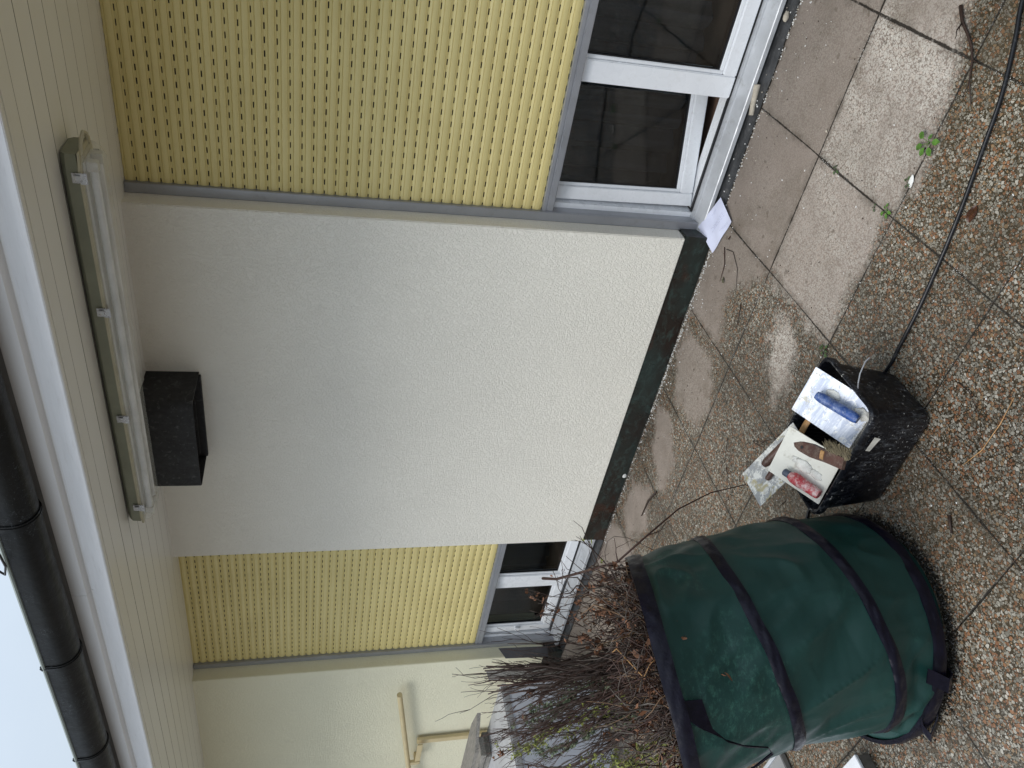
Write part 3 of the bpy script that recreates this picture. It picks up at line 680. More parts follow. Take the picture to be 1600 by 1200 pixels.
strap('top_handle', [on_bag(.865, R(-44), .004), on_bag(.862, R(-52), .006), on_bag(.845, R(-57), .016), on_bag(.80, R(-66), .020), on_bag(.755, R(-74), .018), on_bag(.70, R(-82), .014), on_bag(.69, R(-90), .012), on_bag(.74, R(-97), .014), on_bag(.83, R(-101), .014), on_bag(.87, R(-103), .006), on_bag(.872, R(-108), .004)],
      [.060, .060, .042, .024, .016, .009, .008, .008, .02, .05, .05], [(0, 0, 1), (0, 0, 1), (.3, 0, 1), (.5, .3, .8), (.3, .3, 1), (.5, .2, .5), (.3, .2, .6), (.3, 0, 1), (0, 0, 1), (0, 0, 1), (0, 0, 1)])
strap('bottom_handle', [on_bag(.13, R(-58), .006), on_bag(.085, R(-59), .016), on_bag(.05, R(-60), .028), on_bag(.022, R(-61), .034), on_bag(.004, R(-62), .016)], .044, (.85, .5, 0))
strap('bottom_handle', [on_bag(.12, R(-84), .005), on_bag(.085, R(-88), .012), on_bag(.045, R(-90), .036), on_bag(.015, R(-86), .040), on_bag(.006, R(-78), .012)], .036, (.9, .2, .35))

# ------------------------------------------------------------------ twigs
def mtwig(name, c, c2, rough=.6): return simple(name, tuple(q*.52 for q in c[:3])+(1,), rough, 0, .2, 30, .0008, 120, dirt=tuple(q*.6 for q in c2[:3])+(1,), dirt_amt=.5)
M['twig'] = mtwig('dark_brown_bark', col(.062, .028, .015), col(.13, .085, .055)); M['twig_red'] = mtwig('reddish_bark', col(.085, .028, .014), col(.12, .06, .035))
M['twig_grey'] = mtwig('grey_bark', col(.19, .155, .125), col(.05, .035, .025)); M['lichen'] = mtwig('yellow_green_lichen', col(.55, .60, .14), col(.58, .64, .42), .9)
M['straw'] = mtwig('straw_stem', col(.9, .5, .2), col(.2, .1, .05)); M['leaf_dead'] = mtwig('dead_leaf', col(.36, .15, .065), col(.18, .075, .045), .7)
M['leaf_grey'] = mtwig('grey_green_twiglets', col(.30, .37, .22), col(.50, .56, .40), .9)
M['straw_dull'] = mtwig('dull_tan_stem', col(.34, .19, .09), col(.2, .1, .05))
rnd = random.Random(11)
def rv(s): return Vector((rnd.uniform(-s, s), rnd.uniform(-s, s), rnd.uniform(-s, s)))
def curve_pts(a, b, n, wob, sag=0):
    a, b = Vector(a), Vector(b); out = []; off = Vector((0, 0, 0)); L_ = (b-a).length
    for i in range(n+1):
        s = i/n; off = off*.8 + rv(wob*L_/n)
        out.append(a.lerp(b, s) + off*math.sin(math.pi*min(1, s*1.05))*1.5 + Vector((0, 0, sag*math.sin(math.pi*s))))
    return out
def leaf_blob(b, p, s, mat, n=5):
    for _ in range(n):
        c = p+rv(s*.8); a1, a2 = rv(1).normalized(), rv(1).normalized(); l = s*rnd.uniform(.6, 1.2)
        q = [c-a1*l, c-a1*l*.2+a2*l*.55, c+a1*l*.9+rv(l*.3), c+a1*l*.1-a2*l*.5]
        m = b.bm.verts.new(c+rv(l*.35)); vv = [b.bm.verts.new(x) for x in q]
        for i in range(4): b.bm.faces.new((vv[i], vv[(i+1) % 4], m)).material_index = mat
def branch_mesh(b, pts, r, side=5, slen=.16, depth=1, lich=0, leaves=0, up_=0.5, mat=0, spread=.5):
    r *= 1.25; n = len(pts); b.tube(pts, [max(.0009, r*(1-.72*i/(n-1))) for i in range(n)], 6 if r > .004 else 4, True, mat)
    for _ in range(side):
        i = rnd.randint(max(1, n//4), n-2); p = pts[i]; d = (pts[i+1]-pts[i-1]).normalized()
        e = (d*1.0 + rv(spread) + Vector((0, 0, .15*up_))).normalized(); l = slen*rnd.uniform(.35, 1.1)
        q = curve_pts(p, p+e*l, 5, .18); rr = max(.0011, r*(1-.6*i/n)*rnd.uniform(.34, .62))
        if depth > 0: branch_mesh(b, q, rr, rnd.randint(1, 3), slen*.45, depth-1, lich*.6, leaves*.5, up_, mat, spread*1.2)
        else: b.tube(q, [max(.0006, rr*(1-.7*k/5)) for k in range(6)], 4, True, mat)
    for _ in range(int(lich)):
        i = rnd.randint(0, n-1); leaf_blob(b, pts[i]+rv(.008), rnd.uniform(.004, .010), 1, 3)
    for _ in range(int(leaves)):
        i = rnd.randint(n//3, n-1); leaf_blob(b, pts[i]+rv(.012), rnd.uniform(.007, .014), 2, 3)
def branch(name, a, b_, r, label, n=12, wob=.22, side=6, slen=.16, depth=1, lich=0, leaves=0, mat='twig', grp='twigs standing in the green bag', cat='twig', pts=None, spread=.5, sag=0):
    b = MB(); P = [Vector(p) for p in pts] if pts else curve_pts(a, b_, n, wob, sag)
    branch_mesh(b, P, r, side, slen, depth, lich, leaves, .5, 0, spread)
    o = b.build(name, [M[mat], M['lichen'] if lich < 40 else M['leaf_grey'], M['leaf_dead']], None, True, 0)
    return tag(o, label, cat, grp)
main_ = [ # tip, radius, bark, lichen, leaves
    ((-1.319, -1.20, 1.286), .0058, 'twig'), ((-1.377, -1.20, 1.273), .0048, 'twig'), ((-1.467, -1.20, 1.235), .0070, 'twig'),
    ((-1.637, -1.20, 1.165), .0060, 'twig_red'), ((-1.74, -1.22, 1.16), .0040, 'twig_red'), ((-1.812, -1.20, 1.177), .0046, 'twig'),
    ((-1.955, -1.20, 1.150), .0050, 'twig_red'), ((-2.00, -1.25, 1.08), .0055, 'twig_red'), ((-1.60, -1.30, 1.10), .0042, 'twig_red'),
    ((-1.52, -1.12, 1.17), .0040, 'twig'), ((-1.25, -1.16, 1.21), .0036, 'twig'), ((-1.85, -1.38, 1.02), .0048, 'twig_red'),
    ((-1.42, -1.40, 1.13), .0034, 'twig_red'), ((-1.30, -1.30, 1.13), .0034, 'twig'), ((-1.22, -1.2, 1.08), .0026, 'twig_red'), ((-1.95, -1.05, 1.03), .003, 'twig')]
main_ += [((-1.34, -1.18, 1.27), .0085, 'twig'), ((-1.40, -1.16, 1.262), .0070, 'twig'), ((-1.36, -1.24, 1.24), .0075, 'twig_red'), ((-1.44, -1.22, 1.255), .0060, 'twig'), ((-1.49, -1.2, 1.19), .0078, 'twig_red'), ((-1.30, -1.22, 1.16), .0065, 'twig'), ((-1.56, -1.26, 1.12), .0080, 'twig')]
GEN = 'bare brown twig standing in the dense bundle in the green bag'
for i, (tip, r, bk) in enumerate(main_):
    tv = Vector(tip); base_ = Vector((-1.12+.35*(tv.x+1.5)*.5+rnd.uniform(-.06, .06), -1.30+rnd.uniform(-.12, .12), .50))
    o = branch('twig', base_, tip, r, GEN, side=11 if i < 9 else 7, slen=.24, depth=1, lich=0, leaves=1.5 if bk == 'twig_red' else 0, mat=bk, spread=.34)
    if i == 2: o['label'] = 'thickest dark twig in the middle of the bundle in the green bag'; del o['group']
for k in range(46):      # thinner stems between the main ones
    fx = rnd.uniform(0, 1); tip = Vector((-1.20-.85*fx**.9, -1.20+rnd.uniform(-.22, .14), 1.20-.14*fx-rnd.uniform(0, .22)))
    base_ = Vector((-1.10-.22*fx+rnd.uniform(-.05, .05), -1.34+rnd.uniform(-.12, .12), .66))
    branch('twig', base_, tip, rnd.uniform(.0020, .0042), GEN, n=10, side=8, slen=.17, depth=1, leaves=.7, mat=rnd.choice(('twig', 'twig_red', 'twig')), spread=.38)
# lichen grown branches on the left of the bundle
for i, (a, tip) in enumerate((((-1.22, -1.42, .6), (-1.80, -1.24, 1.11)), ((-1.24, -1.46, .6), (-1.70, -1.42, 1.00)), ((-1.26, -1.50, .6), (-1.56, -1.52, .98)), ((-1.2, -1.46, .6), (-1.42, -1.52, .95)), ((-1.2, -1.36, .6), (-1.60, -1.28, 1.06)), ((-1.22, -1.5, .58), (-1.62, -1.62, .90)))):
    branch('lichen_twig', a, tip, .0038, 'twig crusted with yellow green lichen on the left side of the bundle', side=8, slen=.17, depth=1, lich=34, leaves=0, mat='twig_grey', grp='lichen covered twigs in the green bag', spread=.36)
for i, (a, tip) in enumerate((((-1.15, -1.35, .7), (-1.66, -1.22, 1.13)), ((-1.18, -1.38, .7), (-1.75, -1.3, 1.02)))):
    branch('lichen_twig', a, tip, .0032, 'twig with fine grey green side shoots in the left of the bundle', side=10, slen=.12, depth=1, lich=60, mat='twig_grey', grp='grey green shoots in the green bag', spread=.4)
# leaning out to the right
branch('long_twig', None, None, .0042, 'long thin dark red twig arching out of the green bag towards the black bucket', pts=[(-1.27, -.90, 1.03), (-1.216, -.946, 1.0), (-1.03, -1.06, .972), (-.874, -1.149, .93), (-.794, -1.121, .85), (-.772, -1.037, .72), (-.776, -.969, .58), (-.761, -.95, .45)], side=5, slen=.13, depth=1, mat='twig_red', grp=None, spread=.7)
branch('forked_twig', (-1.07, -1.14, .80), (-.95, -1.0, .985), .0034, 'short forked dark twig poking out of the right edge of the green bag', side=4, slen=.05, mat='twig', grp=None, lich=2)
branch('curved_twig', None, None, .0010, 'hair thin curved stem looping over the right rim of the green bag', pts=[(-1.007, -1.08, .818), (-.984, -1.06, .912), (-.948, -1.05, .923), (-.895, -1.05, .926), (-.875, -1.05, .91), (-.884, -1.05, .864), (-.905, -1.06, .814), (-.927, -1.07, .767)], side=0, mat='twig_grey', grp=None)
for (px_, tip) in enumerate(((-1.10, -1.12, 1.13), (-1.00, -1.10, 1.10), (-1.16, -1.02, 1.14), (-1.22, -1.08, 1.10), (-.98, -1.16, 1.02), (-1.05, -1.2, 1.04))):
    branch('thin_twig', (-1.08+rnd.uniform(-.1, .1), -1.25+rnd.uniform(-.1, .1), .68), tip, .0021, 'thin wiry twig at the right of the bundle in the green bag', side=9, slen=.13, depth=1, wob=.4, leaves=2, mat='twig', grp='thin wiry twigs at the right of the bundle', spread=.8)
for k, (p, s) in enumerate((((-1.187, -1.2, .976), .022), ((-1.054, -1.2, .951), .020), ((-1.144, -1.2, .87), .018), ((-1.767, -1.2, .83), .022), ((-1.60, -1.32, .83), .022), ((-1.651, -1.2, 1.087), .015), ((-1.559, -1.2, 1.051), .016), ((-1.494, -1.2, 1.1), .014), ((-1.902, -1.2, 1.132), .017), ((-.999, -1.2, 1.041), .014), ((-1.48, -1.42, .80), .02))):
    b = MB(); pv = Vector(p); q = curve_pts(Vector((-1.12, -1.3, .68)).lerp(pv, .15), pv, 6, .15); b.tube(q, [.0018]*6+[.001], 4)
    leaf_blob(b, pv, s*.72, 1, 14); leaf_blob(b, q[5], s*.6, 1, 8)
    tag(b.build('leafy_twig', [M['twig'], M['leaf_dead']], None, True, 0), 'thin twig with a cluster of curled brown dead leaves in the green bag', 'twig', 'twigs with dead leaves in the green bag')
b = MB(); b.tube([(-1.12, -1.30, .93), (-1.00, -1.36, .965), (-.885, -1.52, .968)], .0016, 5); b.tube([(-.885, -1.52, .968), (-.862, -1.50, .952), (-.84, -1.485, .925)], .0011, 5)
tag(b.build('straw_stem', M['straw']), 'pale orange straw stem bent over the front rim of the green bag', 'stem')
# tangle filling the bag
b = MB()
for _ in range(1500):
    a = rnd.uniform(0, 2*math.pi); rr_ = math.sqrt(rnd.random())*.29; c = Vector((-1.10+rr_*math.cos(a), -1.355+rr_*math.sin(a), 0)); c.z = .81+.43*(c.x+1.1)-rnd.random()*.22+.05
    d = Vector((rnd.gauss(-.12, .6), rnd.gauss(.05, .6), abs(rnd.gauss(.55, .45)))).normalized()*rnd.uniform(.06, .22)
    q = curve_pts(c, c+d, 5, .5)
    for k in q:
        dd = Vector((k.x+1.10, k.y+1.36, 0)); 
        if dd.length > .30 and k.z < 1.0: k.x, k.y = -1.10+dd.x/dd.length*.30, -1.36+dd.y/dd.length*.30
    r = rnd.choice((.0009, .0012, .0016, .0026)); b.tube(q, [r]*4+[r*.8, r*.5], 4, True, rnd.choice((0, 0, 0, 0, 1, 1, 1, 2, 2, 5)))
    if rnd.random() < .20: leaf_blob(b, q[3], .014, 4, 3)
tag(b.build('twig_tangle', [M['twig'], M['twig_red'], M['twig_grey'], M['straw'], M['leaf_dead'], M['straw_dull']], None, True, 0), 'tangle of fine brown twigs and dead leaves filling the green bag', 'twigs', kind='stuff')
# two weathered boards standing in the bag
b = MB(); d1 = Vector((-1.50, -1.10, 1.225)); 
def plank(a, c, wv_, wd, th, name, mat, label, skew=.02):
    a, c = Vector(a), Vector(c); d = (c-a).normalized(); wv2 = Vector(wv_); wv2 = (wv2-d*wv2.dot(d)).normalized(); n = d.cross(wv2).normalized(); b = MB(); k = 9; rg = []
    for i in range(k+1):
        p = a.lerp(c, i/k); q = .0015*fn(i, 3, 1)
        rg.append([b.bm.verts.new(p+wv2*sx*wd/2+n*sy*th/2+d*(skew*sx if i == k else 0)+n*q) for sx, sy in ((-1, -1), (1, -1), (1, 1), (-1, 1))])
    for i in range(k):
        for j in range(4): b.bm.faces.new((rg[i][j], rg[i][(j+1) % 4], rg[i+1][(j+1) % 4], rg[i+1][j]))
    b.bm.faces.new(rg[0][::-1]); b.bm.faces.new(rg[-1]); return tag(b.build(name, M[mat]), label, 'board')
plank((-1.36, -1.22, .55), (-1.535, -1.10, 1.222), (.55, .83, 0), .030, .012, 'grey_plank', 'greywood', 'narrow weathered grey plank standing in the middle of the twigs', .004)
M['darkwood'] = simple('dark_slate_board', col(.018, .016, .018), .6, 0, .25, 12, .001, 60)
plank((-1.378, -1.12, 1.04), (-1.425, -1.085, 1.185), (.55, .83, 0), .034, .012, 'dark_plank', 'darkwood', 'short dark slate grey board behind the narrow grey plank in the twigs', .012)

# ------------------------------------------------------------------ bucket with plasterer's tools
t = NT('black_bucket_plastic')
sm = t.rng(t.noise(1, 6, .75, 1.0, t.scl(70, 70, 22)), .50, .68, 0, .60); blot = t.rng(t.noise(95, 4, .7, .3), .62, .67, 0, .95); ar = t.rng(t.noise(8, 4, .6), .40, .56)
base = t.mix(t.math('MULTIPLY', sm, ar), col(.0025, .003, .0055), col(.13, .14, .155)); base = t.mix(t.math('MULTIPLY', blot, ar), base, col(.45, .45, .43))
t.set(Base_Color=base, Roughness=t.rng(t.noise(20, 5, .7), .3, .7, .22, .5), Specular_IOR_Level=.28); t.bump(t.noise(30, 4, .6, .4), .0014); M['tub'] = t.m
def rrect(cx, cy, hx, hy, r, z, n=7):
    out = []
    for k, (sx, sy) in enumerate(((1, 1), (-1, 1), (-1, -1), (1, -1))):
        for i in range(n+1):
            a = k*math.pi/2+i/n*math.pi/2; out.append((cx+sx*(hx-r)+r*math.cos(a), cy+sy*(hy-r)+r*math.sin(a), z))
    return out
buck = thing('mortar_bucket', (-.57, -.928, 0), 'black rectangular mortar bucket with splashes of plaster, full of trowels', 'bucket')
b = MB(); BX, BY = -.569, -.928
prof = [(.172, .104, .0), (.182, .113, .006), (.187, .117, .02), (.205, .134, .215), (.2055, .1345, .222), (.2145, .1435, .223), (.2165, .1455, .232), (.2165, .1455, .246), (.2125, .1415, .251), (.207, .136, .249), (.204, .133, .235), (.186, .116, .022), (.170, .10, .012)]
prof = [(a*1.03+.001, c*1.03+.001, z_) for a, c, z_ in prof]
rings = [[b.bm.verts.new((x+.0015*fn(x*18, y*18, z*9), y+.0015*fn(x*18, y*18, z*9+4), z+(.002*fn(x*9, y*9, 3) if z > .2 else 0))) for x, y, z in rrect(BX+.006*(z_/.25-1), BY, hx, hy, .038 if z_ > .02 else .034, z_)] for hx, hy, z_ in prof]
n = len(rings[0])
for i in range(len(rings)-1):
    for j in range(n): b.bm.faces.new((rings[i][j], rings[i][(j+1) % n], rings[i+1][(j+1) % n], rings[i+1][j]))
b.bm.faces.new(rings[0][::-1]); b.bm.faces.new(rings[-1])
tub = b.build('tub', M['tub'], buck, True, 45)
b = MB()
for k in range(9): xx = BX-.16+.016*k; b.tube([(xx, BY+.1325, .225), (xx, BY+.118, .06)], .0018, 4)
b.build('rib', M['tub'], tub)
b = MB(); b.tube([(-.345, -.958, .238), (-.322, -.960, .250), (-.300, -.945, .246), (-.272, -.922, .228), (-.262, -.915, .214)], .0022, 8); b.build('wire_handle', M['alu'], buck, True)
M['tape'] = simple('worn_paper_label', col(.62, .60, .54), .7, 0, .15, 40, dirt=col(.3, .28, .24), dirt_amt=.5)
b = MB(); b.quad((-.437, -1.0762, .205), (-.492, -1.0762, .2095), (-.497, -1.0735, .190), (-.446, -1.0735, .1775)); b.build('label_strip', M['tape'], buck)
b = MB(); b.extr_x([(-1.03, .012), (-1.02, .055), (-.98, .07), (-.93, .06), (-.88, .07), (-.83, .05), (-.825, .012)], -.74, -.39, True, 12)
for v in b.bm.verts: v.co.z += .02*fn(v.co.x*12, v.co.y*12, 1) if v.co.z > .02 else 0
M['plaster'] = simple('wet_plaster', col(.78, .77, .72), .7, 0, .15, 25, .003, 60, dirt=col(.28, .26, .22), dirt_amt=.5)
M['steel_plate'] = None
t = NT('plaster_smeared_steel')
v = t.scl(9, 60, 9); base = t.mix(t.rng(t.noise(1, 5, .7, .5, v), .42, .6), col(.38, .43, .54), col(.62, .66, .74)); base = t.mix(t.rng(t.noise(30, 6, .8, .8), .54, .60, 0, .9), base, col(.80, .80, .76))
base = t.mix(t.rng(t.noise(17, 6, .75, .4), .56, .64, 0, .75), base, col(.30, .28, .21))
base = t.mix(t.rng(t.noise(60, 4, .7, .4), .62, .68, 0, .7), base, col(.16, .15, .14))
t.set(Base_Color=base, Roughness=.42, Metallic=.15); t.bump(t.noise(40, 5, .7), .0015); M['steel_plate'] = t.m
M['float_white'] = simple('white_float_plastic', col(.72, .71, .64), .5, 0, .06, 10, .0006, 60, dirt=col(.36, .34, .26), dirt_amt=.8)
M['blue'] = simple('blue_rubber_grip', col(.018, .075, .30), .42, 0, .25, 22, .0008, 80, dirt=col(.35, .42, .55), dirt_amt=.75)
M['red'] = simple('red_grip_smeared', col(.55, .045, .06), .45, 0, .2, 16, .0008, 80, dirt=col(.72, .62, .58), dirt_amt=1.0)
M['brownwood'] = simple('brown_wood_grip', col(.085, .036, .026), .5, 0, .25, 20, .0006, 60, dirt=col(.3, .27, .22), dirt_amt=.4)
for nm, sc in (('blue', 45), ('red', 28), ('brownwood', 40)):      # dried plaster rubbed into the grips
    m_ = M[nm]; tt = m_.node_tree; bs = tt.nodes['Principled BSDF']; lk = bs.inputs['Base Color'].links[0]; src = lk.from_socket
    q = tt.nodes.new('ShaderNodeTexNoise'); q.inputs['Scale'].default_value = sc; q.inputs['Detail'].default_value = 7; q.inputs['Roughness'].default_value = .75
    tcq = tt.nodes.new('ShaderNodeTexCoord'); tt.links.new(tcq.outputs['Object'], q.inputs['Vector'])
    r_ = tt.nodes.new('ShaderNodeMapRange'); r_.inputs[1].default_value = .47; r_.inputs[2].default_value = .60; r_.inputs[4].default_value = .8 if nm == 'red' else .35; tt.links.new(q.outputs['Fac'], r_.inputs[0])
    x_ = tt.nodes.new('ShaderNodeMix'); x_.data_type = 'RGBA'; x_.inputs[7].default_value = {'blue': (.30, .36, .50, 1), 'red': (.66, .56, .54, 1), 'brownwood': (.22, .17, .13, 1)}[nm]
    tt.links.new(r_.outputs[0], x_.inputs[0]); tt.links.new(src, x_.inputs[6]); tt.links.new(x_.outputs[2], bs.inputs['Base Color'])
M['greycap'] = simple('grey_blue_cap', col(.06, .075, .11), .5)
M['bristle'] = simple('pale_bristles', col(.20, .165, .10), .9, 0, .3, 60, dirt=col(.12, .1, .06), dirt_amt=.6)
pl = b.build('plaster_residue', M['plaster'], buck, True)
class Frame:
    """plate frame: o = corner, ex along the short side, ey along the long side, ez towards the handle"""
    def __init__(s, A, B, C, W, L_):
        A, B, C = Vector(A), Vector(B), Vector(C); s.o = A; s.ex = (B-A).normalized(); ey = C-B; s.ey = (ey-s.ex*ey.dot(s.ex)).normalized(); s.ez = s.ex.cross(s.ey)
        if s.ez.z < 0: s.ez = -s.ez
        s.W, s.L = W, L_
    def __call__(s, u, v, w_=0): return s.o+s.ex*(u*s.W)+s.ey*(v*s.L)+s.ez*w_
def plate(fr, th, mat, root, name='blade', notch=False):
    b = MB(); pts = []
    N = 28
    edge = [(0, 0), (1, 0), (1, 1)] + ([(1-.0, 1)] if not notch else []) + [(0, 1)]
    pts = [(0.01, 0), (.99, 0), (1, .01), (1, .99), (.99, 1), (.01, 1), (0, .99), (0, .01)]
    a = [b.bm.verts.new(fr(u, v)) for u, v in pts]; c = [b.bm.verts.new(fr(u, v, th)) for u, v in pts]; n = len(a)
    b.bm.faces.new(a); b.bm.faces.new(c)
    for i in range(n): b.bm.faces.new((a[i], a[(i+1) % n], c[(i+1) % n], c[i]))
    return b.build(name, M[mat], root)
def grip(fr, u0, v0, u1, v1, h_, r, mat, root, name='handle', prof_=None):
    b = MB(); k = 14; pr = prof_ or [0.72, .92, 1, 1, 1, 1, 1, 1, 1, 1, 1, 1, 1, .97, .8]
    p = [fr(u0+(u1-u0)*i/k, v0+(v1-v0)*i/k, h_) for i in range(k+1)]; b.tube(p, [r*q for q in pr], 14)
    return b.build(name, M[mat], root, True, 50)
def splat(fr, u, v, s, root, h_=.002, name='plaster_lump'):
    b = MB(); bmesh.ops.create_icosphere(b.bm, subdivisions=3, radius=1)
    for q in b.bm.verts:
        p = q.co.copy(); k = 1+.35*fn(p.x*1.5+u*9, p.y*1.5, p.z*1.5, 1.3)+.12*fn(p.x*5, p.y*5, p.z*5+v)
        q.co = fr(u, v, h_)+fr.ex*p.x*s*k+fr.ey*p.y*s*1.5*k+fr.ez*max(p.z, -.1)*s*.45*k
    return b.build(name, M['plaster'], root, True, 0)
A, B_, C_ = (-.534, -.835, .318), (-.364, -.819, .292), (-.418, -1.020, .190)
f1 = Frame(A, B_, C_, .165, .215)
T = thing('steel_trowel', A, 'plaster smeared steel trowel with blue handle lying across the right end of the black bucket', 'trowel')
plate(f1, .0015, 'steel_plate', T); grip(f1, .60, .25, .64, .92, .030, .0165, 'blue', T)
b = MB(); b.tube([f1(.62, .30, .001), f1(.615, .28, .018), f1(.61, .30, .028)], .006, 8); b.tube([f1(.64, .86, .001), f1(.645, .84, .02), f1(.64, .78, .03)], .007, 8); b.box(-.004, .004, -.065, .05, 0, .008, 0, 0, Matrix.Translation(f1(.63, .55, .001)) @ Matrix((tuple(f1.ex)+(0,), tuple(f1.ey)+(0,), tuple(f1.ez)+(0,), (0, 0, 0, 1))).transposed())
b.build('tang', M['steel_plate'], T, True, 50); splat(f1, .72, .42, .015, T); splat(f1, .70, .90, .018, T)
A, B_, C_ = (-.775, -.872, .322), (-.604, -.838, .292), (-.515, -1.0, .190)
f2 = Frame(A, B_, C_, .176, .200)
T = thing('plastic_float', A, 'white plastic float with red grip in the middle of the black bucket', 'float')
plate(f2, .004, 'float_white', T)
g = grip(f2, .22, .40, .22, .97, .026, .019, 'red', T, prof_=[.6, .85, 1, 1.03, 1.05, 1.05, 1.03, 1, .98, .95, .93, .93, .93, .9, .8]); grip(f2, .22, .29, .22, .41, .026, .0125, 'greycap', T, 'handle_cap'); 
splat(f2, .48, .50, .022, T); splat(f2, .50, .36, .013, T); splat(f2, .46, .74, .016, T)
A, B_, C_ = (-.893, -.930, .332), (-.885, -.768, .335), (-.697, -.823, .268)
f3 = Frame(A, B_, C_, .150, .27)
t = NT('caked_steel'); base = t.mix(t.rng(t.noise(26, 7, .8, .6), .46, .54), col(.36, .37, .38), col(.80, .80, .76)); base = t.mix(t.rng(t.noise(20, 5, .7, .3), .56, .62, 0, .8), base, col(.42, .36, .18)); base = t.mix(t.rng(t.noise(90, 4, .7), .62, .66, 0, .7), base, col(.10, .09, .08))
t.set(Base_Color=base, Roughness=.5); t.bump(t.noise(45, 6, .75), .003); M['caked_steel'] = t.m
T = thing('notched_trowel', A, 'plaster caked steel trowel with brown handle sticking out at the left of the bucket', 'trowel')
plate(f3, .0016, 'caked_steel', T); grip(f3, .60, .40, .60, .86, .028, .0150, 'brownwood', T); grip(f3, .34, .30, .42, .50, .012, .010, 'brownwood', T, 'tang'); splat(f3, .46, .44, .015, T); splat(f3, .40, .36, .010, T); splat(f3, .62, .50, .012, T); splat(f3, .20, .20, .009, T)
# brush
f4 = Frame((-.60, -.955, .325), (-.56, -.935, .322), (-.44, -1.06, .285), .034, .19)
T = thing('wood_brush', (-.55, -.98, .32), 'brown wooden brush with pale bristles resting on the white float', 'brush')
b = MB(); pts = [(.3, 0), (.62, -.03), (.95, .1), (1.12, .35), (1.0, .7), (.95, 1.0), (-.1, 1.0), (-.05, .7), (-.12, .35), (.05, .1)]
b.prism([f4(u, v, .010) for u, v in pts], .013, f4.ez); bo = b.build('handle', M['brownwood'], T); 
b = MB(); b.tube([f4(.5, .16, .0235), f4(.5, .16, .0245)], .0055, 10); b.build('hang_hole', M['gasket'], bo)
b = MB(); b.tube([f4(.50, .55, .0236), f4(.5, .62, .0236)], .014, 8, flat=.2); b.build('yellow_mark', M['straw'], bo)
b = MB()
for _ in range(420):
    p = f4(rnd.uniform(.95, 1.5), rnd.uniform(.62, 1.05), .008+rnd.uniform(0, .016)); d = (f4.ex*rnd.uniform(.4, 1.1)+f4.ey*rnd.uniform(-.7, .3)+f4.ez*rnd.uniform(.0, .6)).normalized()*rnd.uniform(.012, .024)
    b.tube([p-d*.4, p+d*.3, p+d+rv(.003)], [.0011, .0009, .0005], 3)
b.build('bristles', M['bristle'], T)
b = MB(); b.tube([(-.665, -.845, .245), (-.60, -.84, .240), (-.52, -.835, .225), (-.47, -.83, .200)], .0125, 10, flat=.6)
tag(b.build('wood_stick', M['straw'], None, True), 'yellowish wooden tool handle between the two trowels in the black bucket', 'handle')

# ------------------------------------------------------------------ small things on the floor
M['cable'] = simple('black_rubber_cable', col(.006, .007, .010), .35, 0, .2, 20, spec=.35, dirt=col(.08, .08, .08), dirt_amt=.4)
cp = [(1.6, -.30), (1.1, -.42), (.85, -.50), (.669, -.570), (.591, -.609), (.455, -.665), (.323, -.698), (.165, -.737), (.011, -.764), (-.156, -.788), (-.30, -.796), (-.385, -.800), (-.55, -.770), (-.72, -.765), (-.85, -.785), (-1.0, -.805), (-1.09, -.83), (-1.25, -.90), (-1.5, -.98)]
def cat(P, n=6):
    out = []
    for i in range(len(P)-1):
        p0, p1, p2, p3 = (Vector(P[max(i-1, 0)]+(0,)), Vector(P[i]+(0,)), Vector(P[i+1]+(0,)), Vector(P[min(i+2, len(P)-1)]+(0,)))
        for k in range(n):
            s = k/n; out.append(p1 + (p2-p0)*(.5*s) + (p0*2-p1*5+p2*4-p3)*(.5*s*s) + (p1*3-p0-p2*3+p3)*(.5*s**3))
    return out
b = MB(); b.tube([p+Vector((0, 0, .0065+.003*abs(fn(p.x*3, p.y*3)))) for p in cat(cp)], .0062, 10)
tag(b.build('cable', M['cable'], None, True, 0), 'black rubber cable running over the wet slabs to behind the bucket', 'cable')
M['paper'] = simple('damp_paper', col(.66, .69, .86), .7, 0, .03, 20, .001, 14)
M['ink'] = simple('faded_grey_print', col(.50, .53, .70), .8)
b = MB(); n = 12; Q = [Vector(p) for p in ((-.426, .528, .020), (-.478, .392, .006), (-.672, .452, .005), (-.606, .578, .052))]
g = [[b.bm.verts.new(Q[0].lerp(Q[3], i/n).lerp(Q[1].lerp(Q[2], i/n), j/n)+Vector((0, 0, .006*math.sin(i*.8)*math.sin(j*.5)+.003))) for j in range(n+1)] for i in range(n+1)]
for i in range(n):
    for j in range(n): b.bm.faces.new((g[i][j], g[i+1][j], g[i+1][j+1], g[i][j+1]))
pg = b.build('paper_sheet', M['paper'], None, True, 0); tag(pg, 'small pale blue sheet of paper with faint print lying against the wall corner', 'paper')
b = MB()
for k, (j0, i0, i1) in enumerate(((.14, .25, .5), (.18, .25, .42), (.45, .12, .7), (.5, .12, .62), (.56, .12, .72), (.80, .15, .45), (.84, .15, .35))):
    def P_(i, j): q = Q[0].lerp(Q[3], i).lerp(Q[1].lerp(Q[2], i), j); return q+Vector((0, 0, .006*math.sin(i*n*.8)*math.sin(j*n*.5)+.0042))
    st_ = 6
    for s in range(st_):
        a0, a1 = i0+(i1-i0)*s/st_, i0+(i1-i0)*(s+.7)/st_; b.quad(P_(a0, j0), P_(a1, j0), P_(a1, j0+.010), P_(a0, j0+.010))
b.build('print', M['ink'], pg)
M['weed'] = simple('fresh_green_weed', col(.085, .20, .028), .5, 0, .25, 60)
M['weed_dark'] = simple('dark_weed', col(.055, .10, .03), .6, 0, .25, 60)
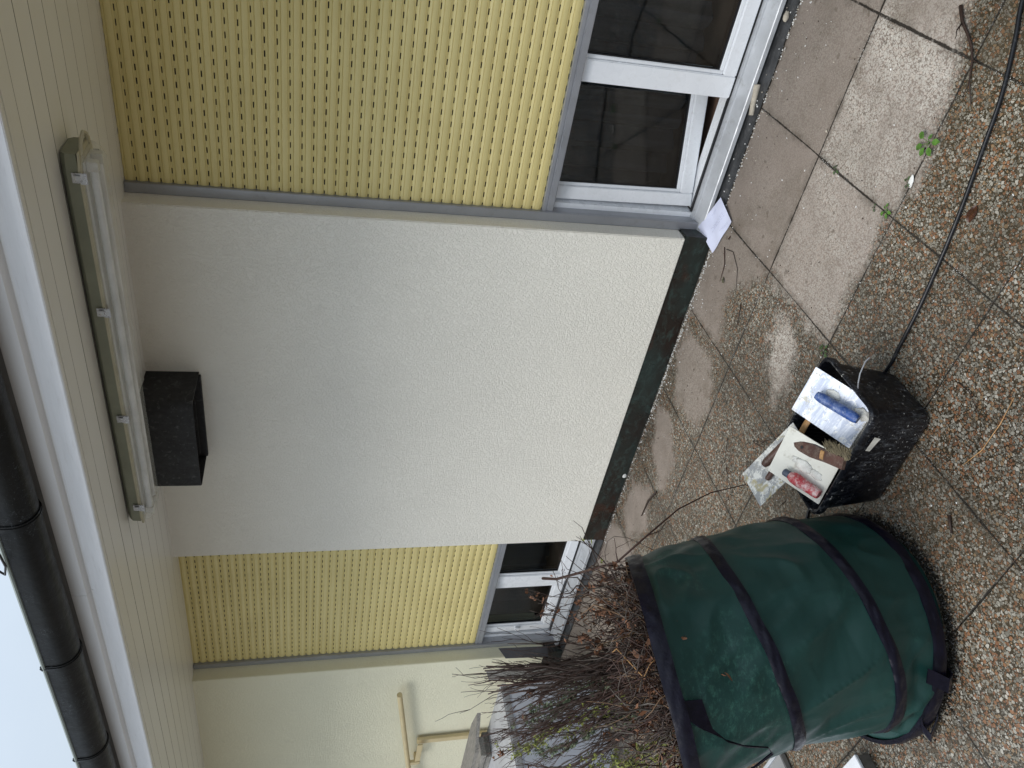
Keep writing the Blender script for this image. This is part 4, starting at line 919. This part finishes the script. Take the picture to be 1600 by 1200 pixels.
def weed(x, y, s, n, label, mat='weed'):
    b = MB()
    for i in range(n):
        a = 2*math.pi*i/n+rnd.uniform(-.4, .4); l = s*rnd.uniform(.55, 1.1); h0 = rnd.uniform(.4, .9)*s*.6
        d = Vector((math.cos(a), math.sin(a), 0)); o_ = Vector((x, y, .001)); m_ = o_+d*l*.55+Vector((0, 0, h0)); b.tube([o_, o_.lerp(m_, .6)+Vector((0, 0, h0*.2)), m_], .0009, 4)
        sd_ = Vector((-d.y, d.x, 0)); w_ = l*.34
        ring_ = [m_, m_+d*l*.22+sd_*w_*.8+Vector((0, 0, .002)), m_+d*l*.55+sd_*w_, m_+d*l*.85+sd_*w_*.5, m_+d*l*.95-Vector((0, 0, .004)), m_+d*l*.85-sd_*w_*.5, m_+d*l*.55-sd_*w_, m_+d*l*.22-sd_*w_*.8+Vector((0, 0, .002))]
        c = b.bm.verts.new(m_+d*l*.5-Vector((0, 0, .003))); vv = [b.bm.verts.new(q) for q in ring_]
        for k in range(8): b.bm.faces.new((vv[k], vv[(k+1) % 8], c))
    tag(b.build('weed', M[mat], None, True, 0), label, 'weed')
weed(.252, -.493, .030, 6, 'largest bright green weed growing in the slab joint near the cable')
weed(.118, -.492, .016, 4, 'small dull weed beside the white flake in the slab joint', 'weed_dark')
weed(.010, -.462, .020, 5, 'bright green weed at the crossing of two slab joints')
weed(-.010, -.400, .011, 3, 'tiny weed just above the joint crossing', 'weed_dark')
weed(-.535, -.500, .022, 6, 'thin weed in the joint at the corner of the black bucket', 'weed_dark')
weed(.005, -.13, .016, 4, 'tiny dark weed in the joint between two dry slabs', 'weed_dark')
M['mortar'] = simple('pale_mortar', col(.50, .45, .37), .9, 0, .15, 40, .002, 90, dirt=col(.3, .26, .2), dirt_amt=.4)
M['white_bit'] = simple('white_plaster_flake', col(.78, .78, .76), .8)
def lump(name, x, y, z, sx, sy, sz, rz, mat, label, cat, sub=2, rough=.3):
    b = MB(); bmesh.ops.create_icosphere(b.bm, subdivisions=sub, radius=1)
    for q in b.bm.verts:
        p = q.co; k = 1+rough*fn(p.x*1.4+x*7, p.y*1.4, p.z*1.4+y*5, 1); v = Vector((p.x*sx*k, p.y*sy*k, p.z*sz*k)); v.rotate(Matrix.Rotation(rz, 3, 'Z')); q.co = v+Vector((x, y, z))
    return tag(b.build(name, M[mat], None, True, 40), label, cat)
b = MB(); b.tube([(-.045, .530, .016), (.0, .545, .018), (.045, .552, .020), (.075, .560, .022)], [.011, .0115, .0125, .0165], 14)
tag(b.build('mortar_stick', M['mortar'], None, True, 40), 'pale cylinder of old mortar lying under the open window', 'mortar')
lump('mortar_chunk', .353, .530, .018, .022, .011, .012, .3, 'mortar', 'small pale chunk of mortar near the wall at the right', 'mortar')
lump('plaster_flake', .128, -.502, .005, .020, .010, .004, .4, 'white_bit', 'white plaster flake beside a weed in the slab joint', 'flake')
lump('plaster_flake', -2.205, .500, .018, .016, .004, .013, 0.1, 'white_bit', 'small white paper-like flake stuck at the foot of the dark wall flashing', 'flake')
lump('pebble', .09, .01, .004, .005, .005, .003, 0, 'mortar', 'tiny pale pebble on the dry slab', 'pebble')
M['wetleaf'] = simple('wet_brown_leaf', col(.075, .028, .014), .3, 0, .3, 40, .001, 60)
def leaf(x, y, l, w_, rz, label, mat='wetleaf', z=.003):
    b = MB(); c = math.cos(rz); s = math.sin(rz); n = 8; rows = []
    for i in range(n+1):
        u = i/n; hw = w_*math.sin(math.pi*(u*.92+.04))**.7
        rows.append([b.bm.verts.new((x+(u-.5)*l*c-k*hw*s, y+(u-.5)*l*s+k*hw*c, z+.004*abs(k)+.003*math.sin(u*5))) for k in (-1, -.5, 0, .5, 1)])
    for i in range(n):
        for j in range(4): b.bm.faces.new((rows[i][j], rows[i+1][j], rows[i+1][j+1], rows[i][j+1]))
    tag(b.build('leaf', M[mat], None, True, 0), label, 'leaf')
leaf(.158, -.782, .050, .016, R(12), 'wet brown curled leaf right beside the black cable')
M['olive'] = simple('olive_leaf', col(.10, .10, .05), .6)
leaf(-.72, .29, .030, .007, R(60), 'small olive leaf on the dry slab near the wall', 'olive')
leaf(-.545, .365, .018, .005, R(30), 'tiny reddish leaf near the wall corner')
def fstick(pts, r, label, mat='twig', name='fallen_twig', side=0):
    b = MB(); P = [Vector(p) for p in pts]; 
    if side: branch_mesh(b, P, r, side, .09, 1, 0, 0, 0, 0, 1.0)
    else: b.tube(P, [r]*(len(P)-1)+[r*.5], 5)
    for v in b.bm.verts: v.co.z = max(v.co.z, .0008)
    tag(b.build(name, [M[mat], M['lichen'], M['leaf_dead']], None, True, 0), label, 'twig')
fstick([(.610, -.355, .006), (.575, -.395, .008), (.553, -.435, .006), (.530, -.47, .005), (.50, -.50, .006), (.45, -.53, .008), (.40, -.575, .005)], .0048, 'dark forked twig lying on the joint crossing by the cable', side=3)
fstick([(-.60, .38, .004), (-.66, .33, .003), (-.74, .31, .006)], .0022, 'thin reddish root trailing from the sheet of paper', 'twig_red')
fstick([(-.60, .36, .003), (-.58, .30, .003), (-.62, .22, .003), (-.70, .17, .003)], .0018, 'thin curved stalk on the dry slab near the wet stain', 'twig_grey')
fstick([(-.72, .10, .003), (-.78, .07, .003), (-.83, .06, .003)], .0018, 'short bent twig beside the wet stain', 'twig')
fstick([(-1.97, .15, .008), (-2.08, .19, .008), (-2.22, .20, .006)], .0055, 'short dark stick lying on the pale far slab')
fstick([(-.565, -1.275, .006), (-.600, -1.315, .006)], .0055, 'short dark stub of twig in the joint in front of the bucket')
fstick([(-.245, -1.05, .003), (-.24, -1.10, .006), (-.265, -1.15, .003)], .0016, 'small dark curved twig right of the bucket')
fstick([(-.16, -1.22, .003), (-.24, -1.235, .006), (-.34, -1.235, .003), (-.44, -1.21, .004)], .0014, 'long straw blade lying on the wet slabs in front of the bucket', 'straw')
for i, (a, c, r) in enumerate((((-1.0, -.62, .0), (-1.22, -.42, .03), .0022), ((-.92, -.70, .0), (-1.18, -.60, .04), .0020), ((-1.12, -.36, .0), (-1.02, -.66, .03), .0018), ((-1.3, -.45, 0), (-1.08, -.55, .03), .0022), ((-1.25, -.2, 0), (-1.45, -.42, .02), .0016))):
    P = curve_pts(a, c, 9, .3, .03); b = MB(); branch_mesh(b, P, r, 5, .16, 1, 0, 0, 0, 0, 1.1)
    for v in b.bm.verts: v.co.z = max(abs(v.co.z)*.7, .001)
    tag(b.build('fallen_twig', [M['twig_red'], M['lichen'], M['leaf_dead']], None, True, 0), 'thin branching twig fallen on the slabs between the bag and the bucket', 'twig', 'twigs fallen beside the bag')
# loose crumbs of plaster along the foot of the wall (nobody could count them)
b = MB()
for _ in range(1000):
    x = rnd.choice((rnd.uniform(-2.78, -.66), rnd.uniform(-1.7, -.66), rnd.uniform(-.6, 1.1))); y = (.494 if x < -.63 else .502)-abs(rnd.gauss(0, .011)); s = rnd.uniform(.0011, .0030)
    if rnd.random() < .10: y -= rnd.uniform(0, .10)
    z_ = .0015
    if x > -.63 and rnd.random() < .16: y = rnd.uniform(.50, .56); z_ = .012
    M4 = Matrix.Translation((x, y, z_)) @ Matrix.Rotation(rnd.uniform(0, 3), 4, rv(1).normalized())
    b.box(-s, s, -s*.8, s*.8, -s*.7, s*.7, 0, rnd.choice((0, 0, 1)), M4)
tag(b.build('plaster_crumbs', [M['white_bit'], M['mortar']]), 'white crumbs of plaster scattered along the foot of the wall', 'crumbs', kind='stuff')
b = MB()
for _ in range(900):
    x = rnd.uniform(-2.6, 1.0); y = rnd.uniform(-1.5, .45); s = rnd.uniform(.0007, .0022)
    M4 = Matrix.Translation((x, y, .001)) @ Matrix.Rotation(rnd.uniform(0, 3), 4, rv(1).normalized())
    b.box(-s, s*1.6, -s*.8, s*.8, -s*.6, s*.6, 0, rnd.choice((0, 1, 2)), M4)
tag(b.build('floor_grit', [M['white_bit'], M['mortar'], M['twig']]), 'fine grit and bark crumbs scattered over the slabs', 'grit', kind='stuff')

b = MB()                                  # dark soil and bark crumbs round the bag's foot, also deepening its shadow there
for _ in range(2600):
    a = rnd.uniform(-1.9, 1.0); d = .322+abs(rnd.gauss(0, .020)); x, y = -1.09+math.cos(a)*d, -1.28+math.sin(a)*d; sz = rnd.uniform(.0010, .0030)
    M4 = Matrix.Translation((x, y, sz*.3)) @ Matrix.Rotation(rnd.uniform(0, 3), 4, rv(1).normalized())
    b.box(-sz, sz*1.5, -sz*.8, sz*.8, -sz*.5, sz*.5, 0, 0, M4)
M['soil'] = simple('black_soil_crumb', col(.016, .012, .008), .4, 0, .2, 60)
tag(b.build('soil_crumbs', M['soil']), 'dark soil and bark crumbs lying round the foot of the green bag', 'soil', kind='stuff')
